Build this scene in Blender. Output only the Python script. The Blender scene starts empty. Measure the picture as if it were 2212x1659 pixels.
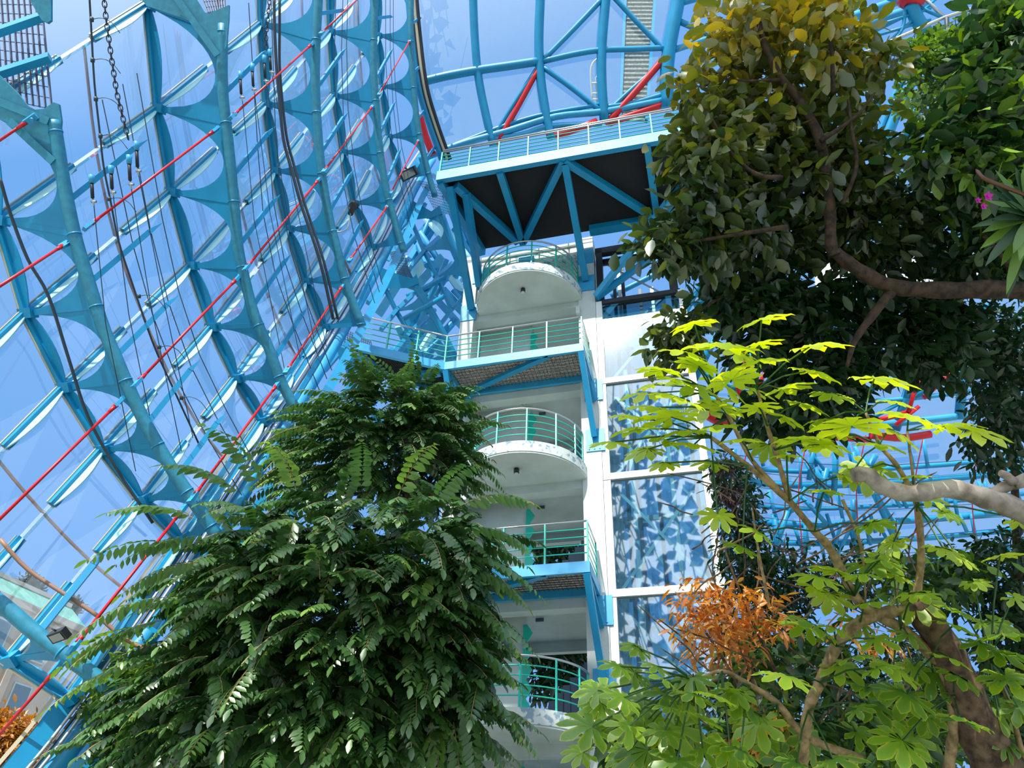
import bpy, math, random
import numpy as np
from mathutils import Vector, Matrix
random.seed(7); rng = np.random.default_rng(11)
sc = bpy.context.scene

# ------------------------------------------------------------------ camera
F, CX, CY = 1661.0, 1106.0, 829.5
_u = np.array([(1200-CX)/F, (CY+1330)/F, -1.0]); _u /= np.linalg.norm(_u)
_f = np.array([0, 0, -1.0]); _y = _f-_f.dot(_u)*_u; _y /= np.linalg.norm(_y)
M = np.array([np.cross(_y, _u), _y, _u]); CAM = np.array([0, 0, 1.6])
def ray(x, y): return M@np.array([(x-CX)/F, (CY-y)/F, -1.0])
def at(x, y, d): return CAM+ray(x, y)*d
cd = bpy.data.cameras.new('camera'); cam = bpy.data.objects.new('camera', cd); sc.collection.objects.link(cam)
cd.sensor_fit = 'HORIZONTAL'; cd.sensor_width = 36; cd.lens = 36*F/2212; cd.clip_end = 400
mw = Matrix.Identity(4)
for i in range(3):
    for j in range(3): mw[i][j] = M[i, j]
    mw[i][3] = CAM[i]
cam.matrix_world = mw; sc.camera = cam

# ------------------------------------------------------------------ sky, sun, exposure
SUN = Vector((-0.288, -0.681, 0.673)).normalized()
w = bpy.data.worlds.new('sky'); sc.world = w; w.use_nodes = True
nt = w.node_tree; nd = nt.nodes; nd.clear()
def N(t, tree=None, **k):
    n = (tree or nt).nodes.new(t)
    for a, v in k.items(): setattr(n, a, v)
    return n
tc = N('ShaderNodeTexCoord'); L = nt.links.new
nrm = N('ShaderNodeVectorMath', operation='NORMALIZE'); L(tc.outputs['Generated'], nrm.inputs[0])
dt = N('ShaderNodeVectorMath', operation='DOT_PRODUCT'); L(nrm.outputs[0], dt.inputs[0]); dt.inputs[1].default_value = SUN
mr = N('ShaderNodeMapRange'); L(dt.outputs['Value'], mr.inputs[0]); mr.inputs[1].default_value = 0.25; mr.inputs[2].default_value = 1.0
mx = N('ShaderNodeMix', data_type='RGBA'); L(mr.outputs[0], mx.inputs[0])
mx.inputs[6].default_value = (.19, .44, .92, 1); mx.inputs[7].default_value = (1.9, 2.0, 2.15, 1)
sp = N('ShaderNodeSeparateXYZ'); L(nrm.outputs[0], sp.inputs[0])
mz = N('ShaderNodeMapRange'); L(sp.outputs[2], mz.inputs[0]); mz.inputs[1].default_value = -0.02; mz.inputs[2].default_value = 0.35
mh = N('ShaderNodeMix', data_type='RGBA'); L(mz.outputs[0], mh.inputs[0])
mh.inputs[6].default_value = (.30, .52, .86, 1); L(mx.outputs[2], mh.inputs[7])
bg = N('ShaderNodeBackground'); L(mh.outputs[2], bg.inputs[0]); bg.inputs[1].default_value = 1.0
wo = N('ShaderNodeOutputWorld'); L(bg.outputs[0], wo.inputs[0])
sd = bpy.data.lights.new('sun', 'SUN'); sd.energy = 6.0; sd.angle = 0.0095; sd.color = (1, .955, .87)
so = bpy.data.objects.new('sun', sd); sc.collection.objects.link(so); so.location = (-8, -18, 30)
so.rotation_euler = SUN.to_track_quat('Z', 'Y').to_euler()
vs = sc.view_settings; vs.view_transform = 'Standard'; vs.look = 'None'; vs.exposure = 0.0; vs.gamma = 1.0; vs.use_curve_mapping = False
sc.cycles.transparent_max_bounces = 40; sc.cycles.max_bounces = 8; sc.cycles.diffuse_bounces = 3; sc.cycles.glossy_bounces = 3
sc.cycles.caustics_reflective = False; sc.cycles.caustics_refractive = False

# ------------------------------------------------------------------ materials
def srgb(r, g, b):
    return tuple((c/255/12.92 if c/255 <= .04045 else ((c/255+.055)/1.055)**2.4) for c in (r, g, b))+(1,)
def mat(name, col, rough=.5, metal=0., noise=0., scale=6., col2=None, bump=0.):
    m = bpy.data.materials.new(name); m.use_nodes = True; t = m.node_tree; b = t.nodes['Principled BSDF']
    b.inputs['Roughness'].default_value = rough; b.inputs['Metallic'].default_value = metal
    c = srgb(*col); b.inputs['Base Color'].default_value = c
    if noise or col2:
        x = t.nodes.new('ShaderNodeTexCoord'); n = t.nodes.new('ShaderNodeTexNoise'); n.inputs['Scale'].default_value = scale; n.inputs['Detail'].default_value = 5
        t.links.new(x.outputs['Object'], n.inputs['Vector'])
        r = t.nodes.new('ShaderNodeValToRGB'); t.links.new(n.outputs['Fac'], r.inputs[0])
        c2 = srgb(*col2) if col2 else tuple(v*(1-noise) for v in c[:3])+(1,)
        r.color_ramp.elements[0].position = .35; r.color_ramp.elements[0].color = c2; r.color_ramp.elements[1].position = .62; r.color_ramp.elements[1].color = c
        t.links.new(r.outputs[0], b.inputs['Base Color'])
        if bump:
            bu = t.nodes.new('ShaderNodeBump'); bu.inputs['Strength'].default_value = bump; t.links.new(n.outputs['Fac'], bu.inputs['Height']); t.links.new(bu.outputs[0], b.inputs['Normal'])
    return m
CYAN = mat('cyan_paint', (20, 146, 196), .42, noise=.12, scale=2.5)
FINM = mat('sunlit_cyan_paint', (176, 234, 242), .3)  # paler copy of the cyan paint, with the glare of sun put into its colour
CYAN_D = mat('weathered_cyan_paint', (48, 142, 172), .5, noise=.22, scale=9)
CYAN_L = mat('light_blue_paint', (54, 164, 214), .45, noise=.12, scale=3)
TEAL = mat('teal_enamel', (28, 186, 164), .35)
RED = mat('red_paint', (206, 22, 34), .4)
STEEL = mat('brushed_steel', (190, 192, 190), .28, .9)
ALU = mat('grey_aluminium', (196, 202, 204), .42, .5)
CREAM = mat('cream_seal', (206, 196, 168), .6)
DARK = mat('dark_metal', (34, 38, 44), .5)
WIRE = mat('dark_wire', (48, 62, 74), .5)
COPPER = mat('brown_pipe', (150, 116, 96), .5)
CONC = mat('painted_concrete', (202, 211, 208), .8, scale=1.3, col2=(188, 197, 192))
CONC_P = mat('peeling_concrete', (196, 206, 200), .8, scale=7, col2=(126, 152, 166), bump=.2)
for _e, _p in zip(CONC_P.node_tree.nodes['Color Ramp'].color_ramp.elements, (.40, .47)): _e.position = _p
WHITE = mat('white_frame_paint', (226, 230, 228), .4)
BLACKM = mat('black_screen', (26, 28, 32), .85, noise=.5, scale=40)
GRATE = mat('galvanised_grating', (96, 100, 118), .5, .5)
SCREEN = mat('speckled_floor_mat', (206, 204, 196), .9, scale=22, col2=(120, 120, 120))
_t = SCREEN.node_tree; _s = _t.nodes.new('ShaderNodeBsdfTranslucent'); _x = _t.nodes.new('ShaderNodeMixShader'); _x.inputs[0].default_value = .5
_t.links.new(_t.nodes['Color Ramp'].outputs[0], _s.inputs[0]); _t.links.new(_t.nodes['Principled BSDF'].outputs[0], _x.inputs[1]); _t.links.new(_s.outputs[0], _x.inputs[2]); _t.links.new(_x.outputs[0], _t.nodes['Material Output'].inputs[0])
BARK = mat('grey_brown_bark', (122, 98, 76), .9, scale=14, col2=(66, 50, 40), bump=.6)
BARK_D = mat('dark_bark', (78, 60, 46), .9, scale=16, col2=(38, 30, 24), bump=.6)
BARK_G = mat('bleached_dead_wood', (176, 164, 150), .85, scale=9, col2=(112, 100, 90), bump=.5)
BARK_T = mat('tan_ringed_stem', (178, 150, 108), .8, scale=20, col2=(120, 98, 66), bump=.3)
BEIGE = mat('beige_stone', (206, 190, 172), .85, scale=.4, col2=(190, 172, 154))
COPPERG = mat('green_copper_roof', (126, 186, 164), .7, noise=.2, scale=2)
MAGENTA = mat('magenta_petal', (200, 30, 170), .5)
GROUND = mat('leafy_ground', (164, 166, 154), .95, scale=.6, col2=(150, 154, 138))
def glass(name, tint, refl, rough):
    m = bpy.data.materials.new(name); m.use_nodes = True; t = m.node_tree; t.nodes.clear()
    o = t.nodes.new('ShaderNodeOutputMaterial'); a = t.nodes.new('ShaderNodeBsdfTransparent'); a.inputs[0].default_value = (*tint, 1)
    g = t.nodes.new('ShaderNodeBsdfGlossy'); g.inputs['Roughness'].default_value = rough; g.inputs['Color'].default_value = (.93, .97, 1, 1)
    lw = t.nodes.new('ShaderNodeFresnel'); lw.inputs[0].default_value = 1.5
    ad = t.nodes.new('ShaderNodeMath'); ad.operation = 'MULTIPLY_ADD'; ad.inputs[1].default_value = .4; ad.inputs[2].default_value = refl; ad.use_clamp = True
    t.links.new(lw.outputs[0], ad.inputs[0]); x = t.nodes.new('ShaderNodeMixShader')
    t.links.new(ad.outputs[0], x.inputs[0]); t.links.new(a.outputs[0], x.inputs[1]); t.links.new(g.outputs[0], x.inputs[2]); t.links.new(x.outputs[0], o.inputs[0])
    return m
GLASS = glass('clear_glazing', (.96, .99, .99), .06, .0)
GLASS_E = glass('lift_shaft_glass', (.58, .78, .84), .20, .022)
GLASS_C = glass('glass_edge', (.80, .93, .95), .18, .02)
def leafmat(name, dark, mid, light, tr=.38, edge=None, gloss=.06):
    m = bpy.data.materials.new(name); m.use_nodes = True; t = m.node_tree; t.nodes.clear()
    o = t.nodes.new('ShaderNodeOutputMaterial'); at_ = t.nodes.new('ShaderNodeAttribute'); at_.attribute_name = 'tint'
    r = t.nodes.new('ShaderNodeValToRGB'); t.links.new(at_.outputs['Fac'], r.inputs[0]); e = r.color_ramp.elements
    e[0].color = srgb(*dark); e[1].color = srgb(*light); e[1].position = 1; n = e.new(.5); n.color = srgb(*mid)
    col = r.outputs[0]
    if edge:
        a2 = t.nodes.new('ShaderNodeAttribute'); a2.attribute_name = 'edge'; mx = t.nodes.new('ShaderNodeMix'); mx.data_type = 'RGBA'
        pw = t.nodes.new('ShaderNodeMath'); pw.operation = 'POWER'; pw.inputs[1].default_value = 7.0; t.links.new(a2.outputs['Fac'], pw.inputs[0])
        t.links.new(pw.outputs[0], mx.inputs[0]); t.links.new(col, mx.inputs[6]); mx.inputs[7].default_value = srgb(*edge); col = mx.outputs[2]
    d = t.nodes.new('ShaderNodeBsdfDiffuse'); s = t.nodes.new('ShaderNodeBsdfTranslucent'); g = t.nodes.new('ShaderNodeBsdfGlossy'); g.inputs['Roughness'].default_value = .38
    g.inputs['Color'].default_value = (.9, .95, .9, 1)
    hs = t.nodes.new('ShaderNodeHueSaturation'); hs.inputs['Value'].default_value = 1.6; hs.inputs['Saturation'].default_value = 1.15; hs.inputs['Hue'].default_value = .485
    t.links.new(col, hs.inputs['Color']); t.links.new(hs.outputs[0], s.inputs[0]); t.links.new(col, d.inputs[0])
    a = t.nodes.new('ShaderNodeMixShader'); a.inputs[0].default_value = tr; t.links.new(d.outputs[0], a.inputs[1]); t.links.new(s.outputs[0], a.inputs[2])
    b = t.nodes.new('ShaderNodeMixShader'); b.inputs[0].default_value = gloss; t.links.new(a.outputs[0], b.inputs[1]); t.links.new(g.outputs[0], b.inputs[2]); t.links.new(b.outputs[0], o.inputs[0])
    return m
LF_PINN = leafmat('drooping_pinnate_leaf', (34, 72, 34), (88, 130, 66), (170, 206, 80), .3, gloss=.09)
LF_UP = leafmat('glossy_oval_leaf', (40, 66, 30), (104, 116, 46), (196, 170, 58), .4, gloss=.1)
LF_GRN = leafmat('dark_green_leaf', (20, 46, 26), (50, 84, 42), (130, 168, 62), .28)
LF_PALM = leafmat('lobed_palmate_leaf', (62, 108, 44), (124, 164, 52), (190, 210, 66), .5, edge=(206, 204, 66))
LF_OR = leafmat('dry_orange_leaf', (112, 66, 38), (196, 124, 52), (236, 184, 88), .36)
LF_PUR = leafmat('purple_leaf', (44, 22, 30), (70, 34, 44), (96, 50, 58), .2)
LF_AUT = leafmat('autumn_leaf', (110, 84, 40), (176, 120, 50), (214, 160, 80), .3)

# ------------------------------------------------------------------ mesh helpers
class MB:
    def __init__(s): s.v = []; s.f = []; s.m = []
    def add(s, vs, fs, mi=0):
        o = len(s.v); s.v += [tuple(map(float, p)) for p in vs]; s.f += [tuple(i+o for i in f) for f in fs]; s.m += [mi]*len(fs); return s
    def hexa(s, c, mi=0):  # c: 8 corners, bottom 4 then top 4
        return s.add(c, [(0, 3, 2, 1), (4, 5, 6, 7), (0, 1, 5, 4), (1, 2, 6, 5), (2, 3, 7, 6), (3, 0, 4, 7)], mi)
    def beam(s, p, q, wd, h, up=(0, 0, 1), mi=0):
        p = np.array(p, float); q = np.array(q, float); d = q-p; d /= np.linalg.norm(d); u = np.array(up, float); x = np.cross(d, u)
        if np.linalg.norm(x) < 1e-4: x = np.cross(d, (1, 0, 0))
        x /= np.linalg.norm(x); u = np.cross(x, d); x = x*wd/2; u = u*h/2
        return s.hexa([p-x-u, p+x-u, p+x+u, p-x+u, q-x-u, q+x-u, q+x+u, q-x+u], mi)
    def tube(s, pts, r, n=8, mi=0, cap=True):
        P = [np.array(p, float) for p in pts]; m = len(P); rs = r if hasattr(r, '__len__') else [r]*m
        vs = []; prev = None
        for i in range(m):
            d = P[min(i+1, m-1)]-P[max(i-1, 0)]; d /= (np.linalg.norm(d)+1e-12)
            a = prev if prev is not None else np.array((0, 0, 1.) if abs(d[2]) < .9 else (1., 0, 0))
            x = a-d*a.dot(d); x /= (np.linalg.norm(x)+1e-12); prev = x; y = np.cross(d, x)
            for k in range(n):
                t = 2*math.pi*k/n; vs.append(P[i]+rs[i]*(x*math.cos(t)+y*math.sin(t)))
        fs = [(i*n+k, i*n+(k+1) % n, (i+1)*n+(k+1) % n, (i+1)*n+k) for i in range(m-1) for k in range(n)]
        if cap: fs += [tuple(range(n))[::-1], tuple(range((m-1)*n, m*n))]
        return s.add(vs, fs, mi)
    def prism(s, pts, off, mi=0):
        n = len(pts); off = np.array(off, float)/2; A = [np.array(p)-off for p in pts]; B = [np.array(p)+off for p in pts]
        return s.add(A+B, [tuple(range(n))[::-1], tuple(range(n, 2*n))]+[(i, (i+1) % n, n+(i+1) % n, n+i) for i in range(n)], mi)
    def build(s, name, mats, parent=None, smooth=False, **props):
        me = bpy.data.meshes.new(name); me.from_pydata(s.v, [], s.f)
        for m in (mats if isinstance(mats, (list, tuple)) else [mats]): me.materials.append(m)
        if any(s.m): me.polygons.foreach_set('material_index', s.m)
        if smooth:
            me.polygons.foreach_set('use_smooth', [len(p) == 4 for p in s.f])
        o = bpy.data.objects.new(name, me); sc.collection.objects.link(o)
        if parent: o.parent = parent; o.matrix_parent_inverse = parent.matrix_basis.inverted() if parent.type == 'EMPTY' else Matrix.Identity(4)
        for k, v in props.items(): o[k] = v
        return o
def thing(name, label, cat, loc=(0, 0, 0), group=None):
    o = bpy.data.objects.new(name, None); sc.collection.objects.link(o); o.location = [float(v) for v in loc]; o.empty_display_size = .2
    o['label'] = label; o['category'] = cat
    if group: o['group'] = group
    return o
def tag(o, label, cat, group=None):
    o['label'] = label; o['category'] = cat
    if group: o['group'] = group
    return o
def struct(o): o['kind'] = 'structure'; return o
def smooth_path(pts, n=6):
    P = [np.array(p, float) for p in pts]; P = [2*P[0]-P[1]]+P+[2*P[-1]-P[-2]]; out = []
    for i in range(1, len(P)-2):
        for j in range(n):
            t = j/n; a, b, c, d = P[i-1:i+3]
            out.append(.5*((2*b)+(-a+c)*t+(2*a-5*b+4*c-d)*t*t+(-a+3*b-3*c+d)*t**3))
    out.append(P[-2]); return out
def lerp(a, b, t): return np.array(a)*(1-t)+np.array(b)*t
def unit(v): v = np.array(v, float); return v/np.linalg.norm(v)
ORD = ['lowest', 'second lowest', 'third lowest', 'fourth lowest', 'fifth lowest', 'sixth lowest', 'topmost']

# ------------------------------------------------------------------ left glass wall: arched ribs, web plates, mullions, panes
COL = [  # rib depth, node pixels k0.., rib pixels where each web meets the pipe, rib pipe pixels
 dict(d=10.0, n=[(150, 1508), (20, 1425), (-110, 1335), (-250, 1230), (-400, 1110), (-560, 950), (-740, 700)], r=[(222, 1474), (130, 1408), (-10, 1290)],
      rib=[(-160, 1210), (-60, 1262), (0, 1302), (79, 1369), (139, 1413), (199, 1457), (254, 1502)]),
 dict(d=12.0, n=[(393, 1167), (306, 1081), (222, 971), (139, 837), (57, 677), (-3, 475), (-40, 235)], r=[(452, 1137), (402, 1062), (337, 962), (268, 822), (206, 662), (160, 506), (120, 285)],
      rib=[(117, 262), (126, 320), (139, 400), (161, 506), (187, 595), (221, 702), (250, 772), (285, 854), (320, 925), (367, 1006), (397, 1052), (437, 1110), (470, 1160)]),
 dict(d=14.5, n=[(566, 911), (509, 818), (457, 707), (411, 574), (369, 415), (339, 234), (318, 10)], r=[(648, 898), (604, 813), (557, 703), (519, 577), (492, 436), (481, 266), (481, 70)],
      rib=[(481, 54), (481, 190), (494, 316), (506, 443), (514, 530), (527, 595), (549, 678), (582, 755), (611, 832), (656, 912), (680, 950)]),
 dict(d=17.5, n=[(700, 707), (659, 608), (620, 494), (592, 370), (573, 225), (563, 51), (560, -130)], r=[(780, 700), (742, 602), (714, 500), (695, 375), (683, 243), (684, 86), (694, -90)],
      rib=[(700, -160), (690, -60), (688, 0), (683, 95), (682, 190), (687, 285), (696, 380), (712, 475), (726, 530), (747, 612), (782, 705)]),
 dict(d=21.5, n=[(802, 534), (763, 440), (739, 329), (721, 207), (712, 68), (708, -80)], r=[(866, 525), (838, 432), (821, 330), (811, 218), (808, 87), (812, -60)],
      rib=[(818, -130), (811, -40), (810, 0), (807, 127), (812, 221), (820, 316), (835, 411), (861, 506), (873, 545)]),
 dict(d=26.0, n=[(864, 386), (838, 296), (823, 187), (816, 76), (812, -50)], r=[(925, 375), (904, 290), (892, 190), (888, 90), (890, -30)],
      rib=[(892, -90), (888, 0), (888, 95), (894, 190), (905, 285), (927, 380), (940, 425)])]
RIBWORD = ['bottom left corner', 'far left', 'second from the left', 'middle', 'fourth from the left', 'farthest']
RIBL = ['short foreground rib pipe sloping across the bottom left corner', 'leftmost long arched rib pipe, rising to the corner catwalk', 'second long arched rib from the left, beside the hanging chain',
        'third long arched rib from the left, leaving the frame at the top', 'fourth arched rib, behind the black floodlight', 'slim farthest arched rib, next to the roof corner']
for c in COL:
    c['N'] = [at(x, y, c['d']+.35) for x, y in c['n']]
    pts = smooth_path([(x, y, 0) for x, y in c['rib']], 5); c['path'] = [at(p[0], p[1], c['d']) for p in pts]
    ys = np.array([p[1] for p in pts]); xs = np.array([p[0] for p in pts])
    c['f'] = (lambda y, xs=xs, ys=ys, d=c['d']: at(float(np.interp(y, ys, xs)), y, d))
for ci, c in enumerate(COL):
    K = len(c['r']); bot = c['path'][-1]
    rib = thing('arched_rib', 'Weathered cyan '+RIBL[ci], 'rib', bot, 'arched ribs of the glass wall')
    MB().tube(c['path'], .1, 12).build('pipe', CYAN_D, rib, True)
    # weld rings
    for k in range(K):
        R0 = c['f'](c['r'][k][1]); t = unit(c['f'](c['r'][k][1]+12)-R0)
        MB().tube([R0-t*.012, R0+t*.012], .108, 12).build('clamp_ring', CYAN, rib, True)
    for k in range(K-1):
        A, B = c['N'][k+1], c['N'][k]; ya, yb = c['r'][k+1][1], c['r'][k][1]
        nrm_ = unit(np.cross(B-A, c['f'](yb)-B))*.022; S = 22; V = []; Fc = []
        for j in range(S+1):
            s = j/S; s = .5-.5*math.cos(math.pi*s); Np = lerp(A, B, s); Rp = c['f'](ya+(yb-ya)*s)
            q = max(0, 1-((2*s-1)/.93)**2); wv = .045+.86*math.sqrt(q)
            I = lerp(Np, Rp, wv)
            V += [I-nrm_/2, Rp-nrm_/2, Rp+nrm_/2, I+nrm_/2]
        for j in range(S):
            o = j*4
            for a in range(4): Fc.append((o+a, o+(a+1) % 4, o+4+(a+1) % 4, o+4+a))
        m = MB(); m.add(V, Fc+[(0, 3, 2, 1), (S*4, S*4+1, S*4+2, S*4+3)]); m.build('web_plate', CYAN, rib)
        # spoke arm from the pipe towards the next rib, halfway between webs
        ym = (ya+yb)/2+ (yb-ya)*.18
        P0 = c['f'](ym)
        if ci < 5:
            nx = COL[ci+1]; k2 = min(k, len(nx['r'])-2); Q = nx['f']((nx['r'][k2+1][1]+nx['r'][k2][1])/2); Q = lerp(P0, Q, .47)
        else: Q = P0+unit(lerp(COL[4]['f'](150), c['f'](90), 1)-COL[4]['f'](150))*2.0
        up = unit(np.cross(Q-P0, (B-A))); E_ = lerp(P0, Q, .8)
        m = MB().beam(P0, E_, .06, .085, B-A)
        t = unit(Q-P0); h = unit(np.cross(t, np.cross(B-A, t)))
        side = unit(np.cross(t, h))*.035
        m.add([E_-h*.042-side, E_+h*.042-side, E_+h*.042+side, E_-h*.042+side, Q+h*.03], [(0, 3, 2, 1), (0, 1, 4), (1, 2, 4), (2, 3, 4), (3, 0, 4)])
        m.build('spoke_arm', CYAN, rib)
        c.setdefault('arms', []).append((P0, Q))
    for k in range(K):  # stiffener rib on web centreline
        R0 = c['f'](c['r'][k][1]); n0 = c['N'][k]; tt = unit(c['f'](c['r'][k][1]+20)-R0)
        MB().beam(lerp(n0, R0, .02), lerp(n0, R0, .97), .035, .09, tt).build('stiffener', CYAN, rib)
# glazing mullions with their fins
for ci, c in enumerate(COL):
    mu = thing('glazing_mullion', 'Teal mullion line with bowed fins behind the '+RIBWORD[ci]+' rib, crossing star nodes', 'mullion', c['N'][0], 'mullions of the glass wall')
    K = len(c['r'])
    def inward(k): k = min(k, K-1); return unit(c['f'](c['r'][k][1])-c['N'][k])
    def finned(P, Q, inn, wd, nm, cut=0.):
        t = unit(Q-P); inn = unit(inn-t*inn.dot(t)); lat = np.cross(t, inn)
        m = MB().beam(P, Q, .13, .07, inn, 0); m.beam(P-inn*.05, Q-inn*.05, .16, .03, inn, 1)
        m.beam(P-inn*.075, Q-inn*.075, .05, .02, inn, 2)
        ob = m.build(nm, [CYAN, CREAM, DARK], mu)
        pts = [P+inn*.02]; n = 9
        for j in range(n+1):
            s = j/n; pts.append(lerp(P, Q, s)+inn*(.05+wd*(math.sin(math.pi*(cut+s*(1-cut)))**.8)))
        pts.append(Q+inn*.02)
        MB().prism(pts, lat*.02).build('fin', CYAN if nm == 'vertical_bar' else FINM, mu)  # cross-bar fins take the painted-in sunlit tone, upright fins plain cyan
    for k in range(K-1):
        finned(c['N'][k+1], c['N'][k], (inward(k)+inward(k+1)), .15, 'vertical_bar')
    for k in range(K):
        if ci < 5 and k < len(COL[ci+1]['N']):
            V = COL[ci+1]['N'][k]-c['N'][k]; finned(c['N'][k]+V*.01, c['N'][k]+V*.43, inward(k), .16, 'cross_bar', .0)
        if ci > 0 and k < len(COL[ci-1]['N']):
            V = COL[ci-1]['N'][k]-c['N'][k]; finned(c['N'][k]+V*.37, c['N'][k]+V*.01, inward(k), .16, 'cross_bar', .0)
            MB().beam(c['N'][k]+V*.37, c['N'][k]+V*.57, .05, .09, inward(k)).build('glass_joint', GLASS_C, mu)
        nn = c['N'][k]; MB().beam(nn-inward(k)*.1, nn+inward(k)*.16, .16, .16, c['N'][max(k-1, 0)]-c['N'][min(k+1, K-1)]).build('node_hub', CYAN, mu)
# panes, one window per cell
wn = 1
for ci in range(5):
    a, b = COL[ci]['N'], COL[ci+1]['N']
    for k in range(min(len(a), len(b))-1):
        o = lerp(a[k], b[k], .5)-lerp(COL[ci]['f'](COL[ci]['r'][min(k, len(COL[ci]['r'])-1)][1]), a[k], 1)
        q = [a[k], b[k], b[k+1], a[k+1]]; nn = unit(np.cross(q[1]-q[0], q[3]-q[0]))*.012
        m = MB(); m.prism(q, nn); struct(m.build('window_%d' % wn, GLASS)); wn += 1
# brown outer pipes on the pane seams
for ci in range(1, 6):
    a, b = COL[ci-1]['N'], COL[ci]['N']; n = min(len(a), len(b)); out = unit(np.cross(b[0]-a[0], a[1]-a[0]))
    if out.dot(a[0]-CAM) < 0: out = -out
    P = [lerp(a[k], b[k], .58)+out*.05 for k in range(n)]
    tag(MB().tube(smooth_path(P, 3), .022+.003*ci, 6).build('seam_pipe', COPPER, None, True), 'Thin brown pipe on the glass seam left of the '+RIBWORD[ci]+' rib', 'pipe', 'brown seam pipes')
# cables strung through the arm tips
for ci in range(0, 5):
    if ci == 0: continue
    for j, fr in enumerate((.55, .8, .98)):
        ar = COL[ci]['arms']; P = [lerp(p, q, fr)+np.array((0, 0, .09)) for p, q in ar]
        if len(P) < 2: continue
        lo = P[0]+(P[0]-P[1])*.5; hi = P[-1]+(P[-1]-P[-2])*.75; P = [lo]+P+[hi]
        tag(MB().tube(P, .009, 5).build('cable', WIRE), 'Thin cable '+['nearest the pipe', 'in the middle', 'at the tips'][j]+' of the '+RIBWORD[ci]+' rib arms', 'cable', 'cables along the arms')
# red tie rods: (x0,y0,x1,y1, rib index start, rib index end)
RODS = [(-30, 1620, 119, 1449, 0, 0), (165, 1392, 393, 1103, 0, 1), (-40, 1160, 253, 873, 0, 1), (300, 823, 510, 604, 1, 2), (-30, 637, 135, 531, 0, 1), (196, 484, 462, 283, 1, 2),
        (505, 248, 672, 97, 2, 3), (696, 70, 800, -28, 3, 4), (420, 1070, 597, 833, 1, 2), (622, 797, 738, 620, 2, 3), (535, 575, 687, 390, 2, 3), (702, 367, 803, 232, 3, 4), (820, 202, 884, 90, 4, 5), (757, 560, 835, 448, 3, 4), (845, 415, 903, 305, 4, 5),
        (-40, 330, 60, 262, 1, 1)]
RODLBL = ['at the lower left frame edge below the corner rib', 'rising from the floodlight to the leftmost long rib', 'running long from the left edge to the leftmost long rib', 'between the two left ribs, above the tree', 'short at the left frame edge, mid height', 'between the two left ribs, high up beside the chain',
          'near the top centre-left, second to third rib', 'at the top edge right of the third rib', 'ending on the second rib just above the tree', 'from the second rib foot to the third rib', 'between second and third ribs, crossing the dark conduit', 'between third and fourth ribs above the floodlight', 'between fourth and farthest ribs near the top',
          'between third and fourth ribs above the platform', 'lowest between fourth and farthest ribs', 'short piece behind the corner catwalk']
for (x0, y0, x1, y1, i, j), lb in zip(RODS, RODLBL):
    P, Q = at(x0, y0, COL[i]['d']-.15), at(x1, y1, COL[j]['d']-.15); t = unit(Q-P); Lr = np.linalg.norm(Q-P)
    rd = thing('tie_rod', 'Slim red tie rod '+lb, 'rod', P, 'red tie rods')
    MB().tube([P, Q], .022, 8).build('rod', RED, rd, True)
    for E0, s in ((P, 1), (Q, -1)):
        MB().tube([E0+t*s*.02, E0+t*s*.2], [.04, .024], 8).build('end_sleeve', RED, rd, True)
        m = MB().beam(E0-t*s*.16, E0+t*s*.06, .09, .05); m.tube([E0-t*s*.1-np.array((0, 0, .06)), E0-t*s*.1+np.array((0, 0, .06))], .03, 8); m.build('fork_end', CYAN_L, rd)
# steel ring brackets where the rods meet the ribs are the clamp rings of the ribs
# base edge: bundle of members along the feet of the ribs
BASE = [at(x, y, d) for x, y, d in ((-40, 1740, 9.3), (150, 1508, 10.4), (393, 1167, 12.4), (566, 911, 14.9), (700, 707, 17.9), (802, 534, 21.9), (870, 400, 26.4), (915, 330, 29))]
BASE = smooth_path(BASE, 3)
def along(name, off, r, m_, label, cat, flat=None):
    P = []
    for i, p in enumerate(BASE):
        t = unit(BASE[min(i+1, len(BASE)-1)]-BASE[max(i-1, 0)]); v = unit(CAM-p); s = unit(np.cross(t, v)); P.append(p+s*off[0]+v*off[1])
    o = MB()
    if flat:
        for i in range(len(P)-1): o.beam(P[i], P[i+1]+(P[i+1]-P[i])*.004, flat[0], flat[1], CAM-P[i])
    else: o.tube(P, r, 10)
    return tag(o.build(name, m_, None, not flat), label, cat)
along('edge_girder', (0, -.1), 0, CYAN, 'Broad cyan edge beam along the feet of the arched ribs', 'beam', (.24, .2))
along('edge_tube', (.42, -.1), .13, CYAN_L, 'Pale blue round tube just right of the slanting edge beam', 'tube')
along('edge_girder', (.78, -.1), 0, CYAN, 'Lower cyan girder parallel to the pale blue edge tube', 'beam', (.2, .3))
for j, (o_, lb) in enumerate(((.14, 'left'), (.2, 'middle'), (.26, 'right'))):
    along('conduit', (o_, .12), .022, ALU if j != 1 else WIRE, 'Straight '+['grey', 'dark', 'grey'][j]+' conduit in the bundle on the slanting edge beam, '+lb+' one', 'conduit')
along('seal_rail', (-.17, 0), 0, CREAM, 'Cream edged rail on the outer side of the slanting edge beam', 'rail', (.05, .05))

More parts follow.
